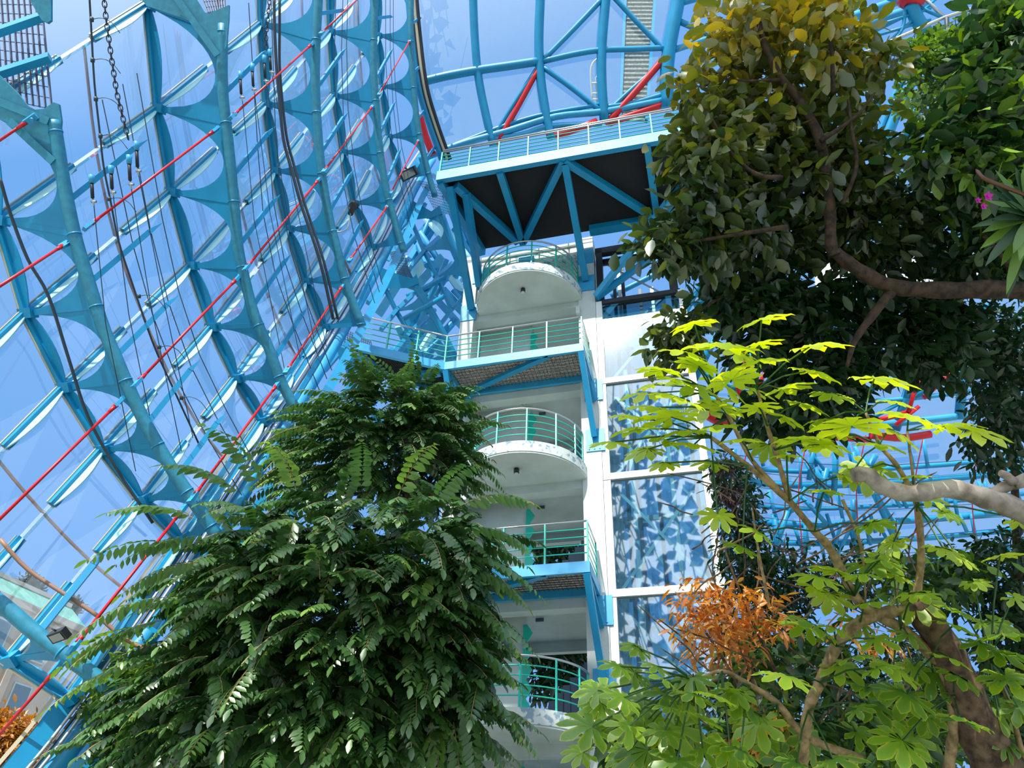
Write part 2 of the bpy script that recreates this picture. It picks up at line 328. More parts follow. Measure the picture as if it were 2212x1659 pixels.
def poly(pix, d, th, dd=None): return [at(x, y, (d if dd is None else dd[i])) for i, (x, y) in enumerate(pix)]
VIEW = M@np.array((0, 0, -1.0))
def plate(name, pix, d, th, m_, parent=None, dd=None): return MB().prism(poly(pix, d, th, dd), VIEW*th).build(name, m_, parent)
def grating(name, c4, n1, n2, r, parent, m_=None, wd=None):
    A, B, C_, D = c4; m = MB()
    for i in range(n1+1): t = i/n1; m.beam(lerp(A, B, t), lerp(D, C_, t), r, (wd or r*3), VIEW)
    for i in range(n2+1): t = i/n2; m.beam(lerp(A, D, t), lerp(B, C_, t), r*.8, r*.8, VIEW)
    return m.build(name, m_ or GRATE, parent)
br = thing('catwalk_bracket', 'Cyan steel bracket with open grating in the top left corner', 'bracket', at(110, 262, 12), 'catwalk brackets')
plate('bracket_plate', [(-60, 120), (0, 163), (38, 200), (62, 230), (78, 238), (97, 236), (118, 222), (129, 226), (134, 262), (126, 345), (112, 345), (60, 290), (20, 266), (-60, 236)], 12, .05, CYAN_D, br)
MB().beam(at(-40, 205, 11.9), at(105, 262, 11.9), .03, .12, M@np.array((0, 1, 0.))).build('stiffener', CYAN_D, br)
MB().beam(at(20, 262, 11.9), at(115, 350, 11.9), .03, .12, M@np.array((0, 1, 0.))).build('stiffener', CYAN_D, br)
grating('grating', [at(-70, -10, 13.5), at(88, -10, 13.2), at(112, 236, 12.3), at(-60, 200, 12.6)], 13, 11, .015, br)
MB().beam(at(-20, 75, 12.6), at(95, 35, 12.7), .12, .16).build('cross_beam', CYAN, br); MB().beam(at(-20, 165, 12.4), at(108, 124, 12.5), .12, .16).build('cross_beam', CYAN, br)
plate('bracket_plate', [(60, -30), (112, -30), (112, 45), (104, 51), (92, 45), (80, 25), (68, 5)], 12.2, .05, CYAN_D, br)
br = thing('catwalk_bracket', 'Cyan bracket with a notched grating seat at the top edge, above the chain', 'bracket', at(481, 60, 14.5), 'catwalk brackets')
plate('bracket_plate', [(318, 14), (290, -20), (400, -40), (425, -2), (443, 28), (452, 30), (472, 22), (496, 12), (495, 45), (490, 100), (476, 140), (455, 90), (412, 47), (360, 28)], 14.45, .05, CYAN_D, br)
MB().beam(at(370, -20, 14.35), at(470, 120, 14.35), .03, .12, M@np.array((0, 1, 0.))).build('stiffener', CYAN_D, br)
grating('grating', [at(425, -30, 15.4), at(484, -30, 15.4), at(486, 22, 14.8), at(450, 28, 14.8)], 8, 5, .015, br)
# lower diagrid behind the ribs' feet (brackets, pipes, webs) between the wall and the tower
def web_strip(rib_px, node_px, d, lab, grat, brk):
    t_ = thing('lower_rib', lab, 'rib', at(*rib_px[-1], d), 'ribs of the lower wall')
    P = [at(x, y, d) for x, y in rib_px]; Nn = [at(x, y, d+.4) for x, y in node_px]
    MB().tube(smooth_path(P, 4), .11, 10).build('pipe', CYAN, t_, True)
    for k in range(len(P)-1):
        V = []; Fc = []; S = 16; nr = unit(np.cross(Nn[k+1]-Nn[k], P[k]-Nn[k]))*.02
        for j in range(S+1):
            s = .5-.5*math.cos(math.pi*j/S); I = lerp(lerp(Nn[k], Nn[k+1], s), lerp(P[k], P[k+1], s), .05+.85*math.sqrt(max(0, 1-((2*s-1)/.9)**2))); R0 = lerp(P[k], P[k+1], s)
            V += [I-nr, R0-nr, R0+nr, I+nr]
        for j in range(S):
            for a in range(4): Fc.append((j*4+a, j*4+(a+1) % 4, j*4+4+(a+1) % 4, j*4+4+a))
        MB().add(V, Fc).build('web_plate', CYAN, t_)
        MB().beam(Nn[k], Nn[k+1], .14, .1, P[k]-Nn[k]).build('vertical_bar', CYAN, t_)
    for n_ in Nn:
        MB().beam(n_, n_+(M@np.array((.55, .75, -.9)))*.8, .12, .22, VIEW).build('cross_bar', CYAN, t_)
        MB().beam(n_, n_-(M@np.array((.5, .8, -.7)))*.8, .12, .22, VIEW).build('cross_bar', CYAN, t_)
    plate('bracket_plate', brk, d-.1, .06, CYAN, t_)
    if grat: grating('grating', [at(x, y, d+.5) for x, y in grat], 14, 10, .014, t_)
web_strip([(952, 458), (976, 523), (1001, 571), (1016, 640)], [(886, 470), (916, 543), (945, 600), (975, 670)], 26.5, 'Cyan lower rib with a grating seat, left of the top deck leg',
          [(905, 390), (958, 402), (990, 470), (938, 452)], [(888, 432), (932, 457), (949, 444), (956, 462), (930, 470), (884, 476), (870, 470)])
web_strip([(897, 612), (922, 655), (948, 702), (985, 775)], [(828, 615), (856, 672), (885, 720), (915, 780)], 24.5, 'Cyan lower rib with a grating seat, above the angled walkway',
          [(842, 545), (870, 540), (890, 600), (858, 590)], [(816, 575), (858, 592), (890, 603), (900, 592), (906, 612), (880, 622), (826, 624)])
web_strip([(800, 880), (830, 930), (860, 985)], [(742, 752), (760, 830), (780, 900)], 22.3, 'Cyan lower rib mostly hidden by the tall tree below the angled walkway',
          [(745, 712), (800, 735), (815, 790), (735, 760)], [(728, 745), (790, 775), (850, 790), (855, 810), (800, 812), (735, 790)])
for i, (x0, y0, x1, y1, d, r) in enumerate([(905, 500, 1000, 640, 29, .12), (930, 470, 870, 620, 29, .1), (965, 560, 905, 700, 28, .1), (985, 600, 1010, 520, 29, .09), (880, 640, 960, 600, 26, .09), (905, 560, 1000, 585, 29, .08),
                                            (940, 640, 990, 560, 27, .08), (870, 690, 960, 640, 24, .08), (600, 1120, 700, 940, 21, .13), (560, 1180, 650, 1010, 20, .13), (640, 1060, 610, 1250, 21, .12), (80, 1680, 330, 1360, 10.5, .14), (130, 1690, 360, 1420, 11, .12), (230, 1640, 330, 1480, 11.5, .1),
                                            (850, 520, 905, 640, 28, .09), (820, 640, 880, 560, 25, .09), (960, 420, 1015, 560, 28, .12), (972, 420, 1020, 540, 29, .08)]):
    z = at(x0, y0, d); q = at(x1, y1, d+.6)
    tag(MB().tube([z, q], r, 10).build('lattice_strut', CYAN if i % 3 else CYAN_L, None, True), 'Cyan lattice strut '+['beside the tower, crossing below the top deck leg', 'leaning left beneath the notched bracket', 'over the angled walkway handrail', 'short and steep at the tower wall edge', 'low slanting one above the walkway', 'nearly level one left of the round balcony', 'rising to the tower wall', 'low slanting one by the walkway end',
          'steep one seen through the tall tree top', 'steep one at the left of the tall tree', 'upright one inside the tall tree', 'thick pale one at the bottom left edge', 'one in the bottom left behind the shrub', 'short one above the bottom left leaves', 'behind the second grating seat', 'crossing left of the second grating seat', 'beside the top deck leg, thick', 'beside the top deck leg, thin'][i], 'strut', 'lattice struts')

# ------------------------------------------------------------------ hanging and clipped things on the wall
ch = thing('chain', 'Dark chain hanging from the top edge beside the leftmost pipes', 'chain', at(280, 312, 11.2))
def chain(root, pix, d, ll):
    P = [at(x, y, d) for x, y in pix]; seg = np.cumsum([0]+[np.linalg.norm(P[i+1]-P[i]) for i in range(len(P)-1)]); n = int(seg[-1]/ll); base = None
    m = MB(); m.tube([np.array((math.cos(a)*ll*.36, 0, math.sin(a)*ll*.7)) for a in np.linspace(0, 2*math.pi, 11)], ll*.1, 5, cap=False)
    for i in range(n):
        s = (i+.5)*ll; k = min(int(np.searchsorted(seg, s))-1, len(P)-2); p = lerp(P[k], P[k+1], (s-seg[k])/(seg[k+1]-seg[k])); t = Vector(unit(P[k]-P[k+1]))
        if base is None: base = o = m.build('link', DARK)
        else: o = base.copy(); sc.collection.objects.link(o)
        o.parent = root; q = t.to_track_quat('Z', 'X')@Matrix.Rotation(math.pi/2*(i % 2)+.5, 3, 'Z').to_quaternion()
        o.matrix_basis = Matrix.Translation(Vector(p)-root.location)@q.to_matrix().to_4x4()
chain(ch, [(224, -10), (229, 40), (240, 120), (252, 200), (268, 265), (280, 312)], 11.2, .085)
c2 = thing('chain', 'Short dark chain at the top edge between the second and third ribs', 'chain', at(575, 110, 14.5))
chain(c2, [(583, -10), (579, 40), (575, 75), (575, 110)], 14.5, .085)
c3 = thing('chain', 'Fine sagging chain left of the big tree, above the bottom beams', 'chain', at(345, 1420, 10.5))
chain(c3, [(303, 1364), (312, 1388), (324, 1406), (345, 1424)], 10.5, .04)
def pipe(name, pix, d, r, m_, label, cat='pipe', group=None, d2=None):
    n = len(pix); P = [at(x, y, d+((d2 or d)-d)*i/(n-1)) for i, (x, y) in enumerate(pix)]
    return tag(MB().tube(smooth_path(P, 4), r, 8).build(name, m_, None, True), label, cat, group)
pipe('misting_pipe', [(193, -10), (197, 60), (204, 180), (216, 290), (224, 360), (240, 440), (256, 520), (285, 610), (330, 740), (370, 830), (430, 960)], 11.4, .016, WIRE, 'Dark misting pipe with wire nozzles running down beside the chain', 'pipe', d2=13)
pipe('conduit', [(592, -10), (593, 60), (597, 140), (604, 220), (612, 300), (628, 360), (650, 440), (690, 560), (720, 690)], 16.2, .035, WIRE, 'Thick dark conduit between the second and third ribs, left of a pair', 'conduit', 'paired conduits')
pipe('conduit', [(604, -10), (604, 60), (604, 140), (610, 220), (620, 300), (636, 360), (658, 440), (698, 560), (730, 690)], 16.3, .03, WIRE, 'Thick dark conduit between the second and third ribs, right of a pair', 'conduit', 'paired conduits')
pipe('conduit', [(0, 385), (22, 460), (60, 560), (105, 640), (150, 780), (190, 900), (250, 1010), (330, 1130)], 11.0, .024, WIRE, 'Dark conduit sweeping down the far left panes', 'conduit', d2=12)
pipe('conduit', [(0, 1165), (60, 1230), (150, 1290), (210, 1330), (270, 1380), (350, 1420)], 10.5, .03, COPPER, 'Brown curved outer pipe low at the left above the building', 'conduit')
for i, (x, y) in enumerate([(198, 42), (200, 130), (207, 214), (217, 294), (236, 430), (300, 640), (344, 750), (392, 860)]):
    p = at(x, y, 11.4+.15*i); P = [p, p+M@np.array((.15, .02, 0)), p+M@np.array((.3, -.05, 0)), p+M@np.array((.42, -.2, 0))]
    tag(MB().tube(smooth_path(P, 3), .006, 5).tube([p-M@np.array((0, .03, 0)), p+M@np.array((0, .03, 0))], .03, 6).build('spray_nozzle', WIRE, None, True),
        'Curved wire spray nozzle on the misting pipe, '+['first from the top', 'second from the top', 'third from the top', 'level with the lower end of the chain', 'halfway down', 'sixth from the top', 'second from the bottom', 'bottom one above the tree'][i], 'nozzle', 'spray nozzles')
# turnbuckles hanging from arms
for i, (x, y, h, d) in enumerate([(198, 378, 50, 11.2), (240, 358, 50, 11.3), (279, 335, 55, 11.4), (295, 306, 55, 11.5), (519, 155, 48, 14.2), (545, 138, 48, 14.3), (571, 120, 48, 14.4), (583, 108, 42, 14.5)]):
    tb = thing('turnbuckle', 'Hanging turnbuckle '+['leftmost', 'second', 'third', 'rightmost'][i % 4]+(' of four on the arm under the long chain' if i < 4 else ' of four on the arm under the short chain'), 'turnbuckle', at(x, y, d), 'turnbuckles')
    MB().tube([at(x, y, d), at(x, y+h*.35, d)], [.045, .035], 8).build('socket', CYAN_L, tb, True)
    MB().tube([at(x, y+h*.3, d), at(x+2, y+h, d)], .025, 6).build('body', DARK, tb, True)
    MB().tube([at(x+2, y+h, d), at(x+5, y+h*1.35, d)], .012, 6).tube([at(x-1, y+h*1.15, d), at(x+10, y+h*1.15, d)], .02, 6).build('eye', STEEL, tb, True)
    MB().tube([at(x+5, y+h*1.35, d), at(x+30+8*(i % 4), y+320, d+.5), at(x+95+9*(i % 4), y+640, d+1)], .007, 5).build('wire', WIRE, tb)
def flood(label, x, y, d, s):
    p = at(x, y, d); t = thing('floodlight', label, 'floodlight', p)
    X = M@np.array((.88, .35, .3)); Y = M@np.array((-.3, .85, .3)); X = unit(X); Y = unit(Y-X*X.dot(Y)); Z = np.cross(X, Y); h = s
    c = [p+X*a*h*1.3+Y*b*h*.7+Z*z_*h*.45 for z_ in (-1, 1) for a, b in ((-1, -1), (1, -1), (1, 1), (-1, 1))]
    MB().hexa(c).build('housing', DARK, t); q = p+Z*h*.47
    MB().hexa([q+X*a*h*1.0+Y*b*h*.5+Z*z_*.005 for z_ in (-1, 1) for a, b in ((-1, -1), (1, -1), (1, 1), (-1, 1))]).build('lens', glass('lamp_lens', (.4, .42, .4), .3, .1), t)
    MB().tube([p+Y*h*.7, p+Y*h*1.2-X*h*.3], h*.12, 6).build('mount', DARK, t, True)
flood('Black floodlight clamped on the corner rib at the bottom left', 128, 1372, 9.75, .1)
flood('Small grey floodlight on the farthest rib left of the top deck', 884, 375, 25, .22)
sp_ = thing('loudspeaker', 'Round black horn loudspeaker with a curved cable between third and fourth ribs', 'loudspeaker', at(762, 442, 20.5))
pA, pB = at(766, 440, 20.6), at(757, 462, 20.3)
MB().tube([pA, lerp(pA, pB, .25), lerp(pA, pB, .3), pB], [.12, .13, .08, .07], 16).build('horn', DARK, sp_, True)
MB().tube(smooth_path([at(757, 460, 20.3), at(752, 490, 20.2), at(740, 500, 20.2), at(725, 501, 20.2)], 4), .022, 6).build('cable', ALU, sp_, True)

# ------------------------------------------------------------------ roof glazing behind the top deck
def tube_px(name, pix, d, r, m_, label, cat='tube', group=None):
    return pipe(name, pix, d, r, m_, label, cat, group)
RD = 28
RT = [([(1022, -60), (1022, 0), (1026, 90), (1034, 170), (1050, 250), (1066, 315)], .15, CYAN, 'Curved cyan roof tube, first upright from the glass wall corner'),
      ([(1169, -60), (1167, 0), (1164, 90), (1168, 170), (1180, 250), (1192, 300)], .17, CYAN, 'Curved cyan roof tube in the middle, meeting the red strut'),
      ([(1312, -60), (1308, 0), (1300, 100), (1300, 180), (1306, 262)], .18, CYAN, 'Curved cyan roof tube right of centre, left of the outdoor gangway'),
      ([(1472, -60), (1465, 0), (1448, 90), (1441, 150), (1440, 235)], .26, CYAN, 'Thickest curved cyan roof tube, at the edge of the tall tree'),
      ([(900, 180), (960, 165), (1030, 152), (1100, 142), (1167, 132)], .16, CYAN, 'Level cyan roof tube, left bay'),
      ([(1170, 133), (1240, 117), (1300, 108), (1370, 106), (1440, 103)], .11, CYAN, 'Level cyan roof tube, right bay'),
      ([(1170, 133), (1240, 62), (1308, -10)], .1, CYAN, 'Cyan roof diagonal rising right from the centre joint'),
      ([(1170, 143), (1235, 190), (1303, 244)], .1, CYAN, 'Cyan roof diagonal falling right from the centre joint'),
      ([(1318, -15), (1380, 52), (1444, 118)], .1, CYAN, 'Cyan roof diagonal crossing the gangway top'),
      ([(1305, 248), (1370, 188), (1440, 128)], .08, CYAN, 'Thin cyan roof diagonal behind the upper red strut'),
      ([(1060, 305), (1105, 232), (1158, 150)], .08, CYAN, 'Thin cyan roof diagonal beside the left red strut'),
      ([(1072, 312), (1120, 228), (1162, 150)], .11, RED, 'Bright red roof strut on the left, rising from the deck railing'),
      ([(1310, 268), (1375, 195), (1438, 122)], .13, RED, 'Bright red roof strut on the right, the upper and steeper one'),
      ([(1316, 266), (1370, 247), (1437, 224)], .13, RED, 'Bright red roof strut on the right, the lower flat one'),
      ([(905, 345), (1000, 310), (1100, 282), (1200, 252), (1310, 240), (1440, 215)], .13, CYAN_L, 'Sloping pale blue eave tube behind the deck railing'),
      ([(925, 335), (1010, 302), (1100, 268), (1180, 246), (1300, 225)], .08, CYAN, 'Thin cyan eave tube just above the pale one'),
      ([(1060, 302), (1130, 290), (1190, 272), (1300, 268)], .1, CYAN_L, 'Short pale blue tube behind the deck railing, middle'),
      ([(1180, 290), (1210, 290), (1290, 262)], .13, RED, 'Short red tube seen low behind the sunlit railing'),
      ([(1305, 232), (1370, 222), (1440, 202)], .1, CYAN, 'Cyan tube crossing the gangway above the lower red strut')]
for pix, r, m_, lb in RT: tube_px('roof_tube', pix, RD, r, m_, lb, 'roof tube', 'roof tubes')
ED = [(880, -40, 27), (888, 60, 27), (903, 180, 27), (925, 260, 27.3), (955, 345, 27.6)]
for j, (o_, r, m_, lb) in enumerate([(0, .12, CYAN, 'cyan'), (7, .07, DARK, 'black'), (12, .08, CREAM, 'cream'), (17, .08, DARK, 'outer black')]):
    tag(MB().tube(smooth_path([at(x+o_, y, d) for x, y, d in ED], 4), r, 8).build('corner_trim', m_, None, True), 'Upright '+lb+' trim strip where the glass wall meets the roof glazing', 'trim')
tube_px('corner_bracing', [(905, 245), (918, 290), (935, 335)], 27.8, .14, RED, 'Red brace behind the corner trim, left of the deck')
pt = [(905, -40), (1022, -40), (1167, -40), (1308, -40), (1465, -40)]; pm = [(915, 168), (1033, 152), (1166, 133), (1300, 108), (1442, 103)]; pb = [(955, 328), (1064, 300), (1188, 262), (1305, 240), (1440, 215)]
for A_, B_ in ((pt, pm), (pm, pb)):
    for i in range(4):
        q = [at(*A_[i], RD+.25), at(*A_[i+1], RD+.25), at(*B_[i+1], RD+.25), at(*B_[i], RD+.25)]
        struct(MB().prism(q, VIEW*.02).build('window_%d' % wn, GLASS)); wn += 1
gw = thing('gangway', 'Grey slatted outdoor gangway seen through the roof glass, right of centre', 'gangway', at(1380, 250, 31))
G4 = [at(1352, -40, 34), at(1416, -40, 34), at(1396, 262, 30), at(1338, 262, 30)]
struct_m = MB().prism(G4, VIEW*.03); struct_m.build('deck_mesh', mat('slatted_mesh', (150, 160, 158), .7, noise=.5, scale=12), gw)
m = MB()
for i in range(34): t = i/33; m.beam(lerp(G4[0], G4[3], t)-VIEW*.05, lerp(G4[1], G4[2], t)-VIEW*.05, .04, .03, VIEW)
m.build('slats', mat('gangway_slats', (92, 108, 112), .6), gw)
for a, b in ((0, 3), (1, 2)): MB().beam(G4[a], G4[b], .12, .2, VIEW).build('side_channel', CYAN, gw)
ld = thing('ladder', 'Small white caged ladder outside the roof glass, left of the gangway', 'ladder', at(1282, 220, 30))
MB().tube(smooth_path([at(1280, 222, 30), at(1276, 160, 30), at(1280, 138, 30), at(1290, 127, 30)], 4), .04, 6).build('rail', WHITE, ld, True)
MB().tube([at(1290, 222, 30), at(1287, 168, 30), at(1297, 155, 30)], .03, 6).build('rail', WHITE, ld, True)
for yy in (180, 202, 215): MB().tube([at(1278, yy, 30), at(1293, yy, 30)], .04, 6).build('rung', WHITE, ld, True)

# ------------------------------------------------------------------ tower
TH = math.radians(16); T = np.array([math.cos(TH), -math.sin(TH), 0]); NB = np.array([-math.sin(TH), -math.cos(TH), 0]); O = np.array([2.0086, 17.2, 0])
def W(a, b, z): return O+T*a+NB*b+np.array([0, 0, z])
def tb(m, a0, a1, b0, b1, z0, z1, mi=0): return m.hexa([W(a0, b0, z0), W(a1, b0, z0), W(a1, b1, z0), W(a0, b1, z0), W(a0, b0, z1), W(a1, b0, z1), W(a1, b1, z1), W(a0, b1, z1)], mi)
LV = [5.75, 8.9, 12.05, 15.2, 18.4]
tw = thing('stair_tower', 'Pale grey concrete stair tower with stacked balconies in the centre', 'tower', W(-1.7, -1.5, 0))
tb(MB(), -.06, .46, -.4, .1, 0, 20.9).build('column', CONC, tw); tb(MB(), -3.85, -3.42, -.4, .1, 0, 20.9).build('column', CONC, tw)
tb(MB(), .0, .4, -3.2, -2.8, 0, 20.9).build('column', CONC, tw); tb(MB(), -3.85, -3.45, -3.2, -2.8, 0, 20.9).build('column', CONC, tw)
for z in [2.6]+LV:
    tb(MB(), -3.42, -.06, -.3, .04, z-.5, z).build('spandrel_beam', CONC, tw)
    tb(MB(), -3.85, .0, -3.2, -.3, z-.22, z-.02).build('floor_slab', CONC, tw)
    tb(MB(), -3.42, -.0, -3.1, -2.9, z-.5, z).build('rear_beam', CONC, tw)
tb(MB(), -3.42, -.06, -.3, .04, 20.1, 20.6).build('spandrel_beam', CONC_P, tw)
tb(MB(), -3.85, .4, -3.2, .1, 20.6, 20.75).build('floor_slab', CONC, tw)
zs = [0]+[2.6]+LV+[20.9]
for i in range(len(zs)-2):
    tb(MB(), -3.42, -1.72, -1.0, -.8, zs[i], zs[i+1]-.22).build('recess_wall', CONC, tw)
tb(MB(), -3.42, -2.4, -.25, -.05, 18.4, 20.1).build('recess_wall', CONC, tw)
tb(MB(), -3.85, -3.5, -3.0, -.4, 2, 20.6).build('side_wall', CONC, tw)
# wavy teal stair guards inside the openings
for i, z in enumerate([2.6]+LV[:-1]):
    g = thing('stair_guard', 'Wavy-edged teal stair guard inside the tower opening, '+['lowest', 'second from the bottom', 'third from the bottom', 'fourth from the bottom', 'topmost'][i], 'guard', W(-1.6, -.6, z), 'stair guards')
    pts = []; n = 12
    for j in range(n+1): t = j/n; pts.append(W(-1.58+.07*(1 if j % 2 else -1), -.75, z+.02+2.6*t))
    pts += [W(-1.75, -.75, z+2.62), W(-1.75, -.75, z+.02)]
    MB().prism(pts, NB*.03).build('panel', TEAL, g)
    for s in range(8): MB().beam(W(-1.55+.17*s, -1.2, z+.15+.17*s), W(-1.35+.17*s, -1.2, z+.15+.17*s), .9, .05, NB).build('stair_tread', mat('blue_grey_tread', (86, 100, 118), .7) if s == 0 and i == 0 else bpy.data.materials['blue_grey_tread'], g)
def rail(m_pts, name, label, zf, h, nr, posts, flat=()):
    """m_pts(t) -> (a,b) for t in 0..1; posts: t values"""
    r_ = thing(name, label, 'railing', W(*m_pts(.5), zf), 'balcony railings')
    S = 40 if name == 'curved_railing' else None
    ts = list(np.linspace(0, 1, 41)) if S else flat
    MB().tube([W(*m_pts(t), zf+h) for t in ts], .026, 8).build('handrail', STEEL, r_, True)
    for k in range(nr): MB().tube([W(*m_pts(t), zf+h*(k+1)/(nr+1)) for t in ts], .015, 6).build('rail', TEAL, r_, True)
    for t in posts:
        a, b = m_pts(t); MB().beam(W(a, b, zf-.12), W(a, b, zf+h-.02), .035, .07, NB).build('post', TEAL, r_)
    return r_
def arc(t, r=1.56): an = math.pi*(1-t); return (-1.6+r*math.cos(an), r*math.sin(an)+.02)
for i, (z, wd) in enumerate(((5.75, 'lowest'), (12.05, 'middle'), (18.4, 'top'))):
    b_ = thing('round_balcony', ['Lowest half-round concrete balcony, partly behind the drooping branches', 'Middle half-round concrete balcony with peeling edge and black lamp beneath', 'Topmost half-round concrete balcony under the steel deck, with peeling edge'][i], 'balcony', W(-1.6, 0, z), 'round balconies')
    n = 40; top = []; an = [math.pi*j/n for j in range(n+1)]
    o_ = [W(-1.6+1.64*math.cos(x), 1.64*math.sin(x)+.04, z-.2) for x in an]
    MB().prism(o_, (0, 0, .16)).build('slab', CONC, b_)
    m = MB(); R1, R2 = 1.66, 1.52
    for j in range(n):
        c_ = []
        for zz in (z-.24, z+.06):
            for rr, x in ((R1, an[j]), (R1, an[j+1]), (R2, an[j+1]), (R2, an[j])): c_.append(W(-1.6+rr*math.cos(x), rr*math.sin(x)+.04, zz))
        m.hexa(c_)
    m.build('rim', CONC_P, b_)
    rail(arc, 'curved_railing', 'Teal curved railing with steel handrail on the '+wd+' half-round balcony', z+.12, 1.0, 4, [0.03, .13, .26, .42, .58, .74, .88, .97])
    if i:
        lamp = thing('ceiling_lamp', 'Small black round lamp under the '+wd+' half-round balcony', 'lamp', W(-1.6, .9, z-.28), 'balcony lamps')
        MB().tube([W(-1.6, .95, z-.3), W(-1.6, .95, z-.42)], .07, 16).build('housing', DARK, lamp, True); MB().tube([W(-1.6, .95, z-.42), W(-1.6, .95, z-.46)], .055, 16).build('glass', ALU, lamp, True)
# soffit lamps, sensor box
for z, lb in ((14.98, 'angled walkway'), (8.68, 'lower steel platform')):
    tag(MB().tube([W(-1.9, -.6, z-.05), W(-1.9, -.6, z-.1)], .08, 14).build('soffit_lamp', CONC_P, None, True), 'Small round soffit lamp in the tower opening below the '+lb, 'lamp', 'soffit lamps')
tag(tb(MB(), -.12, .0, .1, .25, 17.45, 17.75).build('junction_box', ALU), 'Grey junction box on the column beneath the topmost round balcony', 'box')
# straight steel platforms
def straight(zf, wing, label, rlabel):
    p_ = thing('steel_platform', label, 'platform', W(-1.7, .7, zf), 'steel platforms')
    z1 = zf-.02; z0 = z1-.26; FR = 1.42
    F0 = [(-3.68, FR), (.24, FR)]
    def chord(a, b, w_=.09): MB().beam(W(a[0], a[1], (z0+z1)/2), W(b[0], b[1], (z0+z1)/2), w_, z1-z0).build('edge_beam', CYAN_L, p_)
    chord((-3.68, FR), (.28, FR)); chord((.24, FR), (.24, .1)); chord((-3.5, .14), (.24, .14)); chord((-3.68, FR), (-3.52, .1))
    MB().beam(W(-.7, FR-.05, z0+.06), W(-3.45, .2, z0+.06), .16, .12).build('diagonal', CYAN, p_)
    grating('grating', [W(-3.6, .16, z0+.16), W(-3.65, FR, z0+.16), W(.22, FR, z0+.16), W(.22, .16, z0+.16)], 10, 34, .012, p_, DARK, .03)
    tb(MB(), -3.62, .2, .16, FR-.05, z1-.05, z1-.02).build('floor_mat', SCREEN, p_)
    # braces down to the columns
    for a, ac in ((.2, .3), (-3.62, -3.5)):
        MB().beam(W(a, FR, z0), W(ac, .2, z0-1.95), .15, .17, NB).build('brace', CYAN, p_)
        MB().beam(W(a, FR-.3, z0+.03), W(ac, .15, z0-.75), .1, .12, NB).build('brace', CYAN, p_)
        for zc in (z0-2.0, z0-.35):
            m = tb(MB(), ac-.24, ac+.26, .1, .13, zc-.35, zc+.35)
            for da in (-.16, -.02, .12): m.tube([W(ac+da, .13, zc-.28), W(ac+da, .15, zc-.28)], .02, 6)
            m.build('bracket_plate', CYAN_L, p_)
    pts = [(-3.68, FR), (.24, FR), (.24, .25)]
    if wing:
        E1, E2 = (-5.78, 2.78), (-5.35, 1.35)
        chord((-3.68, FR), E1, .1); chord(E1, E2); chord(E2, (-3.6, .02)); chord((-5.35, 1.35), (-3.72, 1.38))
        MB().beam(W(-5.0, 1.2, z0-.04), W(-3.8, 1.35, z0-.04), .14, .1).build('diagonal', CYAN, p_)
        grating('grating', [W(*E1, z0+.12), W(-3.7, FR, z0+.12), W(-3.6, .05, z0+.12), W(*E2, z0+.12)], 26, 14, .012, p_, DARK, .04)
        MB().prism([W(*E1, z1-.04), W(-3.7, FR, z1-.04), W(-3.6, .05, z1-.04), W(*E2, z1-.04)], (0, 0, .02)).build('floor_mat', mat('dark_mesh_mat', (84, 84, 76), .9, scale=18, col2=(38, 42, 40)), p_)
        pts = [E1]+pts
    L_ = [0]
    for i in range(len(pts)-1): L_.append(L_[-1]+math.dist(pts[i], pts[i+1]))
    def f(t):
        s = t*L_[-1]
        for i in range(len(pts)-1):
            if s <= L_[i+1]+1e-9: u = (s-L_[i])/(L_[i+1]-L_[i]); return tuple(lerp(pts[i], pts[i+1], u))
    fl = [x/L_[-1] for x in L_]; po = []
    for i in range(len(pts)-1):
        seg = L_[i+1]-L_[i]; n = max(1, round(seg/.98))
        po += [(L_[i]+seg*j/n)/L_[-1] for j in range(n)]
    po.append(.999)
    rail(f, 'straight_railing', rlabel, zf, .98, 4, po, fl)
straight(15.2, True, 'Angled steel walkway with grating floor and light blue edge beams, mid tower', 'Teal railing with steel handrail along the angled walkway')
straight(8.9, False, 'Lower straight steel platform on blue braces, behind the drooping branches', 'Teal railing with steel handrail on the lower steel platform')
# top deck
td = thing('top_deck', 'Wide cyan steel deck with black underside at the top of the tower', 'deck', W(0, 2, 20.5))
ZT = 20.5
def tbm(a0, b0, a1, b1, w_=.2, h=.24, z=ZT+.06, mt=CYAN, nm='truss_member'): MB().beam(W(a0, b0, z), W(a1, b1, z), w_, h).build(nm, mt, td)
tbm(-3.7, 3.6, 5.6, 3.42, .16, .42, ZT+.21, CYAN, 'front_chord'); tbm(.45, .6, 5.6, .55, .3, .4, ZT+.2, nm='rear_chord')
tbm(-3.6, 3.55, -3.15, .5, .2, .3, nm='end_chord')
for a0, b0, a1, b1 in ((-1.75, 3.5, -1.75, .6), (-3.2, 3.3, -1.9, .7), (.15, 3.45, -1.7, .7), (.2, 3.45, 2.55, .7), (2.6, 3.45, 2.6, .6), (4.6, 3.3, 2.7, .7), (4.9, 3.4, 4.9, .6)): tbm(a0, b0, a1, b1)
MB().prism([W(-3.65, 3.5, ZT+.24), W(5.6, 3.4, ZT+.24), W(5.6, .5, ZT+.24), W(-3.2, .5, ZT+.24)], (0, 0, .04)).build('black_underside', BLACKM, td)
for a0, b0, z0_, a1, b1, z1_ in ((.2, 3.35, ZT, .2, .15, 18.9), (-3.35, 3.35, ZT, -3.5, .15, 18.4), (-2.95, 3.0, ZT, -3.3, .12, 19.4)):
    MB().beam(W(a0, b0, z0_), W(a1, b1, z1_), .2, .2, NB).build('leg_brace', CYAN, td)
